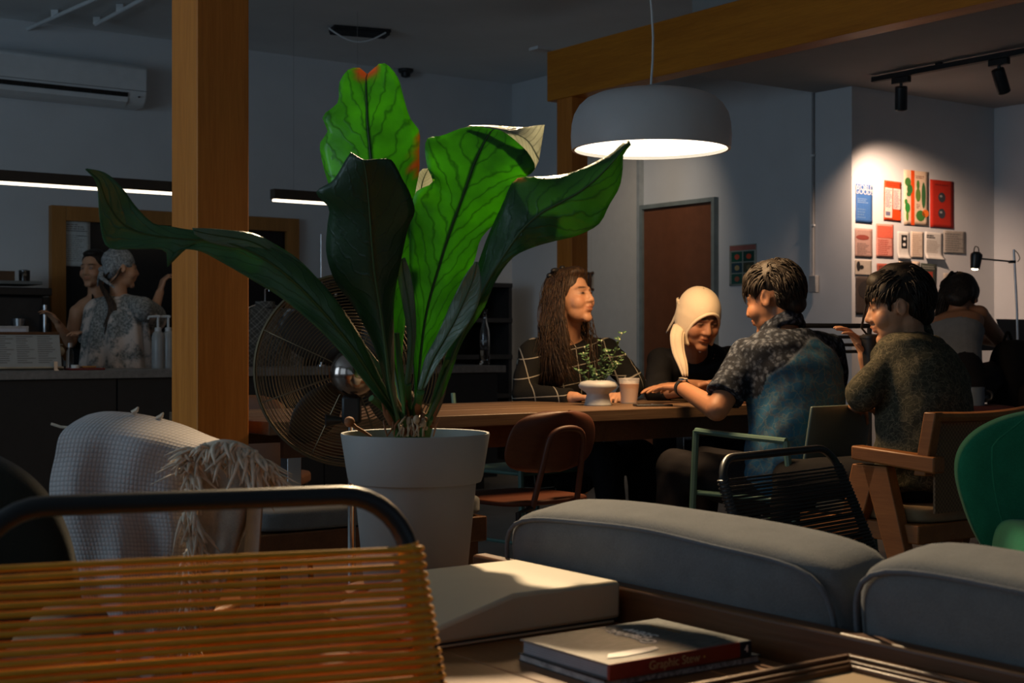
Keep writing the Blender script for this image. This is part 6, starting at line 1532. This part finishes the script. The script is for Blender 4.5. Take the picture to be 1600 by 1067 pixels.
for k_ in range(26):
    x, z = random.uniform(-.055, .065), random.uniform(.085, .165); g.box2((x, -.0025, z), (x+random.uniform(.008, .02), -.0015, z+random.uniform(.003, .008)))
g.box2((-.002, -.0025, .19), (.010, -.0015, .215)); obj('red_print', g, ink(185, 95, 90), t, local=True, smooth=False)
# coffee machine and shelf things at the far left
p = on_b(6, 560, 9.35); t = thing('espresso_machine', 'dark espresso machine on the back counter at the left edge', 'machine', (p.x, p.y, .875), RZ)
obj('body', G().box2((-.45, -.12, .10), (.22, .22, .42)), M['dark'], t, local=True, bevel=.015); obj('top_tray', G().box2((-.48, -.16, .42), (.26, .24, .47)), M['black'], t, local=True, bevel=.006); obj('rail', G().box2((-.48, -.16, .49), (.20, .22, .512)), plain('grey_tray', (.14, .15, .15, 1), .5), t, local=True, bevel=.004)
obj('side_post', G().tube([(.21, -.17, .10), (.21, -.17, .36)], .016, 12), M['steel'], t, local=True); obj('drip_tray', G().box2((-.42, -.2, .0), (.22, .2, .1)), M['black'], t, local=True, bevel=.006)
for x in (-.25, .05):
    obj('group_head', G().lathe([(.035, 0), (.04, .05), (.0, .055)], (x, -.15, .22), 18), M['steel'], t, local=True); obj('portafilter_handle', G().tube([(x, -.15, .22), (x, -.30, .20)], [.01, .015], 8), M['black'], t, local=True)
mtop = .875+.512
def mt(px, zz=mtop, b=9.33): 
    q = on_b(px, 500, b); return Vector((q.x, q.y, zz))
p = mt(38); t = thing('coffee_jar', 'dark glass jar on top of the coffee machine', 'jar', p); obj('jar_body', G().lathe([(.0, 0), (.034, 0), (.036, .06), (.034, .064), (.0, .064)], p, 20), plain('coffee_dark', (.015, .01, .008, 1), .2), t); obj('lid', G().lathe([(.036, .064), (.036, .074), (.01, .08), (.0, .08)], p, 20), plain('dark_glass_lid', (.05, .045, .04, 1), .1), t)
p = mt(6); t = thing('brown_box', 'brown cardboard box on top of the coffee machine', 'box', p, RZ); obj('box_body', G().box2((-.09, -.05, 0), (.055, .05, .062)), plain('cardboard', (.10, .055, .03, 1), .8), t, local=True, bevel=.002); obj('box_flap', G().box2((-.09, -.052, .062), (.055, .0, .065)), plain('cardboard_flap', (.13, .075, .04, 1), .8), t, local=True)
# stacked cups, kettle and small bottles near the left barista
p = on_bar(62, 8.33); 
for k_ in range(3):
    q = p+Vector((0, 0, .06*k_)); pass
t = thing('bottle_stack', 'stack of pale cups beside the coffee machine', 'cups', Vector((on_b(67, 560, 9.30).x, on_b(67, 560, 9.30).y, .875)))
for k_ in range(4): obj('cup', G().lathe([(.0, 0), (.03, 0), (.04, .075), (.037, .075), (.028, .004)], MW[t].translation+Vector((0, 0, .085*k_+.0)), 18), plain('pale_cup', (.22, .20, .17, 1), .5), t)
def bottle(name, label, px, b, prof, mat, capm, z=.838, cat='bottle', grp=None, extra=None):
    q = on_bar(px, b); p = Vector((q.x, q.y, z)); t = thing(name, label, cat, p, 0, grp)
    obj('bottle_body', G().lathe(prof, p, 24), mat, t, angle=60); h = prof[-1][1]; r = prof[-1][0]
    if extra: extra(t, p, h)
    else: obj('cap', G().lathe([(r+.003, h-.012), (r+.003, h+.012), (.0, h+.014)], p, 16), capm, t)
    return t
def pump(t, p, h):
    wp = plain('white_pump', (.45, .46, .46, 1), .4); obj('collar', G().lathe([(.02, h-.005), (.02, h+.02), (.008, h+.024), (.008, h+.07), (.0, h+.07)], p, 16), wp, t)
    obj('pump_spout', G().tube([p+Vector((.012, 0, h+.085)), p+Vector((0, 0, h+.09)), p+Vector((-.05, -.02, h+.085)), p+Vector((-.055, -.022, h+.07))], .008, 8), wp, t)
    obj('pump_stem', G().tube([p+Vector((0, 0, h+.06)), p+Vector((0, 0, h+.09))], .007, 8), wp, t)
pb = plain('frosted_bottle', (.26, .27, .27, 1), .35)
for px, lab in ((247, 'white pump syrup bottle on the bar, farther from the column'), (263, 'white pump syrup bottle on the bar, touching the column edge in view')):
    bottle('pump_bottle', lab, px, 8.22, [(.0, 0), (.036, 0), (.038, .01), (.038, .19), (.030, .215), (.018, .225)], pb, None, grp='pump bottles on the bar', extra=pump)
bottle('sauce_bottle', 'small dark bottle with a cream round top beside the menu board', 92, 8.05, [(.0, 0), (.024, 0), (.026, .06), (.02, .075), (.014, .08)], M['black'], M['white'], extra=lambda t, p, h: (obj('pale_top', G().ell(p+Vector((0, 0, h+.028)), (.032, .032, .030)), plain('cream_top', (.42, .38, .28, 1), .6), t), obj('flat_lid', G().lathe([(.022, h+.06), (.022, h+.068), (.0, h+.07)], p, 16), plain('pale_lid', (.36, .33, .26, 1), .5), t)))
bottle('spray_bottle', 'slim clear bottle behind the menu board by the seated hand', 109, 8.3, [(.0, 0), (.022, 0), (.022, .10), (.012, .12), (.01, .14)], M['glass'], M['steel'])
for px, lab in ((72, 'small clear shaker behind the menu board, left of two'), (83, 'small clear shaker behind the menu board, right of two')): bottle('shaker', lab, px, 8.28, [(.0, 0), (.016, 0), (.018, .15), (.012, .165)], M['glass'], M['steel'], cat='shaker', grp='shakers behind the menu')
q = on_bar(132, 7.97); t = thing('red_tray', 'small red tray with a white ring on the bar', 'tray', q, RZ); obj('tray', G().box2((-.10, -.06, 0), (.10, .06, .012)), plain('red_tray', (.14, .012, .012, 1), .4), t, local=True, bevel=.004)
obj('ring', G().lathe([(.022, .012), (.022, .03), (.018, .03), (.018, .012)], (-.06, -.02, 0), 20), plain('white_ring', (.7, .68, .62, 1), .5), t, local=True); obj('wooden_chip', G().box((.02, 0, .018), (.08, .05, .010)), M['frame_wood'], t, local=True, bevel=.003)
t = thing('card_holder', 'small steel card clip at the menu board corner', 'clip', on_bar(87, 7.93), RZ); obj('base', G().box2((-.012, -.015, 0), (.012, .015, .006)), M['steel'], t, local=True); obj('clip', G().box2((-.010, -.003, .006), (.010, .003, .05)), M['steel'], t, local=True)
# plaid shirt on a hook beyond the column, steel bar tap, glass bottle and dark bottles of the back bar
k = N('plaid_cloth'); v = k.coord('Object', (1, 1, 1), (math.radians(78), math.radians(8), math.radians(42)))
sx = k.n('ShaderNodeSeparateXYZ'); k.l(v, sx.inputs[0]); w1 = k.mth('FRACT', k.mth('MULTIPLY', sx.outputs[0], 22)); w2 = k.mth('FRACT', k.mth('MULTIPLY', sx.outputs[1], 22))
c1 = k.ramp(w1, [(.0, (.2, .2, .2, 1)), (.45, (.2, .2, .2, 1)), (.5, (.9, .9, .9, 1)), (.62, (.25, .25, .25, 1)), (.9, (.8, .8, .8, 1))], 'CONSTANT'); c2 = k.ramp(w2, [(.0, (.2, .2, .2, 1)), (.45, (.2, .2, .2, 1)), (.5, (.9, .9, .9, 1)), (.62, (.25, .25, .25, 1)), (.9, (.8, .8, .8, 1))], 'CONSTANT')
k.base(k.mix(1.0, k.mix(.5, c1, c2), (.28, .28, .26, 1), 'MULTIPLY')); k.set(rough=.9)
q = on_bar(414, 8.75); t = thing('plaid_shirt', 'black and grey plaid shirt hanging behind the bar beside the column', 'shirt', (q.x, q.y, .55), RZ)
g = G(); loft(g, [Vector((0, 0, z)) for z in (.0, .2, .45, .62, .70)], [Vector((1, 0, 0))]*5, [Vector((0, 1, 0))]*5, [.19, .18, .185, .17, .06], [.07, .08, .09, .075, .05])
g.cap((.15, 0, .62), (.24, -.02, .42), .06, .055); g.cap((.24, -.02, .42), (.20, -.08, .22), .055, .045); g.cap((-.15, 0, .62), (-.24, -.02, .40), .06, .055); g.cap((-.24, -.02, .40), (-.22, -.06, .2), .055, .045)
link('shirt_body', blob('shirt_body', g, .010, 2, cloth_noise(.008, 1, 2)), k.m, t, local=True, angle=180)
obj('collar', G().lathe([(.07, .68), (.065, .72), (.055, .72), (.058, .67)], (0, 0, 0), 24), k.m, t, local=True); obj('hanger', G().tube([(-.16, 0, .66), (0, 0, .72), (.16, 0, .66)], .006, 6).tube([(0, 0, .72), (0, 0, .80), (.03, 0, .82), (.03, 0, .79)], .003, 6), M['steel'], t, local=True)
q = on_bar(502, 8.35); t = thing('bar_tap', 'thin upright steel pipe tap on the bar behind the fern', 'tap', q); obj('pipe', G().tube([q, q+Vector((0, 0, 1+(CY-366)/F*q.y-q.z))], .008, 10), M['steel'], t); obj('flange', G().lathe([(.03, 0), (.03, .008), (.01, .012)], q, 16), M['steel'], t)
q = on_bar(757, 8.1); gp = [(.0, .004), (.033, .0), (.036, .01), (.036, .20), (.030, .25), (.016, .31), (.0155, .37), (.018, .375), (.018, .385), (.014, .385), (.013, .30), (.028, .24), (.033, .19), (.033, .012), (.0, .01)]
t = thing('water_bottle', 'tall clear glass water bottle on the bar behind the fern', 'bottle', q); obj('bottle_body', G().lathe(gp, q, 32), M['glass'], t, angle=180); obj('water', G().lathe([(.0, .011), (.032, .013), (.032, .10), (.0, .10)], q, 24), glass('water', (.9, .95, .95, 1)), t)
random.seed(12)
SBL = ['dark bottle on the %s behind the bar, %s' % q for q in (('low shelf', 'left one of two at left'), ('low shelf', 'right one of two at left'), ('low shelf', 'alone at right'), ('middle shelf', 'first from the left'), ('middle shelf', 'second from the left'), ('middle shelf', 'third from the left'), ('middle shelf', 'last on the right'), ('top inner shelf', 'alone at left'), ('top inner shelf', 'left one of two at right'), ('top inner shelf', 'right one of two at right'))]
for k_, (a, lv, h) in enumerate(((5.05, .585, .22), (5.25, .585, .24), (6.2, .585, .2), (5.1, .895, .2), (5.4, .895, .22), (5.85, .895, .18), (6.2, .895, .2), (5.15, 1.185, .17), (5.95, 1.185, .19), (6.3, 1.185, .18))):
    p = W(a, 9.40, lv); t = thing('shelf_bottle', SBL[k_], 'bottle', p, 0, 'dark bottles in the back shelving')
    obj('bottle_body', G().lathe([(.0, 0), (.034, 0), (.036, .01), (.036, h*.6), (.012, h*.78), (.012, h)], p, 18), plain('dark_bottle', (.02, .022, .018, 1), .15), t, angle=60); obj('cap', G().lathe([(.014, h-.02), (.014, h+.01), (.0, h+.011)], p, 12), M['steel'] if k_ % 2 else M['black'], t)

# ---------------------------------------------------------------- reading bar by the posters
p0 = P(1496, 540, 7.72); a0, b0 = ab(p0)
t = thing('bar_table', 'narrow black bar table under the poster wall', 'table', W(a0, b0, 0), RZ)
ztop = .985
obj('top', G().box2((-.02, -.02, ztop-.035), (1.15, .40, ztop)), M['black'], t, local=True, bevel=.003)
obj('ledge', G().box2((-.02, .36, ztop+.055), (1.15, .46, ztop+.075)), M['black'], t, local=True, bevel=.003)
for x in (.06, .52, 1.08):
    obj('leg', G().box2((x-.015, .02, 0), (x+.015, .05, ztop-.035)), M['black'], t, local=True); obj('leg', G().box2((x-.015, .36, 0), (x+.015, .39, ztop+.055)), M['black'], t, local=True)
obj('footrest', G().box2((.0, .03, .30), (1.12, .05, .33)), M['black'], t, local=True)
zt = ztop
def on_wb(px, dy=.15):
    bb = b0+dy; y = bb/(-(px-CX)/F*SA+CA); return Vector(((px-CX)/F*y, y, zt))
q = on_wb(1590, .08); t = thing('desk_lamp', 'adjustable black desk lamp with metal arm on the wall bar', 'lamp', q)
sc_ = q.y/F
top = Vector((q.x-6*sc_, q.y, 1+(CY-390)*sc_)); jn = Vector((q.x-5.5*sc_, q.y, 1+(CY-409)*sc_)); hd = Vector((q.x-72*sc_, q.y-.05, 1+(CY-404)*sc_))
obj('base', G().lathe([(.0, 0), (.07, 0), (.07, .012), (.02, .02), (.0, .02)], q, 28), M['chrome'], t); obj('pole', G().tube([q+Vector((0, 0, .02)), q+Vector((-1*sc_, 0, .2)), top], .0065, 10), M['steel'], t)
obj('arm', G().tube([jn, hd], .005, 8), M['steel'], t); obj('joint', G().box(jn+Vector((-.012, 0, 0)), (.04, .02, .016)), M['black'], t, bevel=.003)
obj('arm_cord', G().tube(crom([top, top+Vector((.022, 0, -.02)), top+Vector((.034, 0, -.05)), jn+Vector((.02, 0, .0))], 14), .0025, 6), M['black'], t)
m = Vector((.10, 0, 1)).normalized().to_track_quat('Z', 'Y').to_matrix(); hb = hd+Vector((.004, 0, -.062))
obj('shade', G().lathe([(.026, 0), (.034, .07), (.033, .085), (.018, .098), (.0, .10), ], hb, 28, m), plain('lamp_black', (.015, .015, .016, 1), .3), t); obj('bulb', G().ell(hb+Vector((0, 0, .006)), (.022, .022, .014)), emis('desk_bulb', (1, .78, .5, 1), 14), t)
obj('handle_loop', G().tube(crom([hd+Vector((-.004, 0, .03)), hd+Vector((.004, 0, .065)), hd+Vector((.022, 0, .06)), hd+Vector((.026, 0, .02))], 14), .003, 6), M['black'], t)
light('desk_lamp_light', 'SPOT', hb+Vector((0, 0, -.012)), 4.5, (1, .72, .45), hb+Vector((-.02, 0, -1)), spot_size=math.radians(95), spot_blend=.5, shadow_soft_size=.02)
q = on_wb(1594, .31); t = thing('laptop', 'open black laptop at the right end of the wall bar', 'laptop', q, RZ); obj('keyboard_base', G().box2((-.13, -.18, 0), (.16, .02, .014)), M['black'], t, local=True, bevel=.003); obj('screen_lid', G().hexa([(-.13, .02, .014), (.16, .02, .014), (.16, .028, .014), (-.13, .028, .014), (-.13, .07, .15), (.16, .07, .15), (.16, .078, .15), (-.13, .078, .15)]), M['black'], t, local=True)
q = on_wb(1508, .12); t = thing('open_notebook', 'white open notebook under the hand of the woman at the bar', 'notebook', q, RZ); obj('pages', G().box2((-.05, -.08, 0), (.09, .08, .010)), pap, t, local=True, bevel=.002); obj('cover', G().box2((-.054, -.084, -.0), (.094, .084, .002)), M['black'], t, local=True)
# stool, bag and dark slatted chair near the bar
q = P(1488, 604, 7.10); t = thing('bar_stool', 'black bar stool under the woman at the wall bar', 'stool', (q.x, q.y, 0)); obj('seat', G().lathe([(.0, .70), (.17, .70), (.18, .72), (.17, .735), (.0, .735)], (0, 0, 0), 28), M['black'], t, local=True)
for k_ in range(4): a = k_*math.pi/2+.5; obj('leg', G().tube([(.12*math.cos(a), .12*math.sin(a), .70), (.2*math.cos(a), .2*math.sin(a), 0)], .012, 8), M['black'], t, local=True)
obj('foot_ring', G().tube([(.17*math.cos(a), .17*math.sin(a), .25) for a in np.linspace(0, 2*math.pi, 25)[:-1]], .008, 6, closed=True), M['black'], t, local=True)
q = P(1588, 592, 7.35); t = thing('backpack', 'dark backpack hanging below the wall bar at the right edge', 'bag', (q.x, q.y, .55), RZ); g = pillow((.16, .10, .22), 12, 3, 0); obj('bag_body', xform(g, Matrix.Translation((0, 0, .24))), M['blacktrouser'], t, local=True, angle=180); obj('pocket', xform(pillow((.11, .03, .09), 8, 4, 0), Matrix.Translation((0, -.10, .15))), M['greytrouser'], t, local=True, angle=180); obj('buckle', G().box((.03, -.135, .20), (.03, .012, .02)), M['chrome'], t, local=True); obj('strap', G().tube(crom([(-.05, .05, .42), (0, .05, .5), (.05, .05, .42)], 10), .008, 6), M['blacktrouser'], t, local=True)
q = P(1302, 600, 6.35); t = thing('ladder_chair', 'black metal chair with horizontal back bars between the two men', 'chair', (q.x, q.y, 0), RZ-.2)
for sx_ in (-1, 1):
    obj('leg', G().tube([(sx_*.2, 0, 1.075-.0), (sx_*.2, 0, .45), (sx_*.22, .03, 0)], .011, 8), M['black'], t, local=True); obj('leg', G().tube([(sx_*.2, -.40, .45), (sx_*.22, -.43, 0)], .011, 8), M['black'], t, local=True)
for z in (1.07, 1.02, .985, .955): obj('back_bar', G().tube([(-.2, 0, z), (.2, 0, z)], .0075 if z < 1.05 else .011, 8), M['black'], t, local=True)
obj('seat', G().box2((-.21, -.42, .44), (.21, .02, .46)), M['black'], t, local=True, bevel=.004)
q = P(1523, 612, 6.7); t = thing('blue_tin', 'grey blue tin on a low stool behind the teak chair', 'tin', (q.x, q.y, .70), 0); obj('tin_body', G().lathe([(.0, 0), (.045, 0), (.045, .085), (.0, .085)], (0, 0, 0), 24), plain('grey_blue', (.10, .13, .17, 1), .4), t, local=True); obj('handle', G().tube(crom([(.045, -.01, .02), (.075, -.01, .03), (.075, -.01, .06), (.045, -.01, .07)], 12), .006, 6), M['dark'], t, local=True)
t = thing('low_stool', 'dark red low stool under the grey blue tin', 'stool', (q.x, q.y, 0), 0); obj('top', G().box2((-.14, -.14, .67), (.14, .14, .70)), plain('dark_red_wood', (.06, .015, .012, 1), .5), t, local=True, bevel=.004)
for x in (-.12, .12):
    for y in (-.12, .12): obj('leg', G().box2((x-.015, y-.015, 0), (x+.015, y+.015, .67)), M['black'], t, local=True)
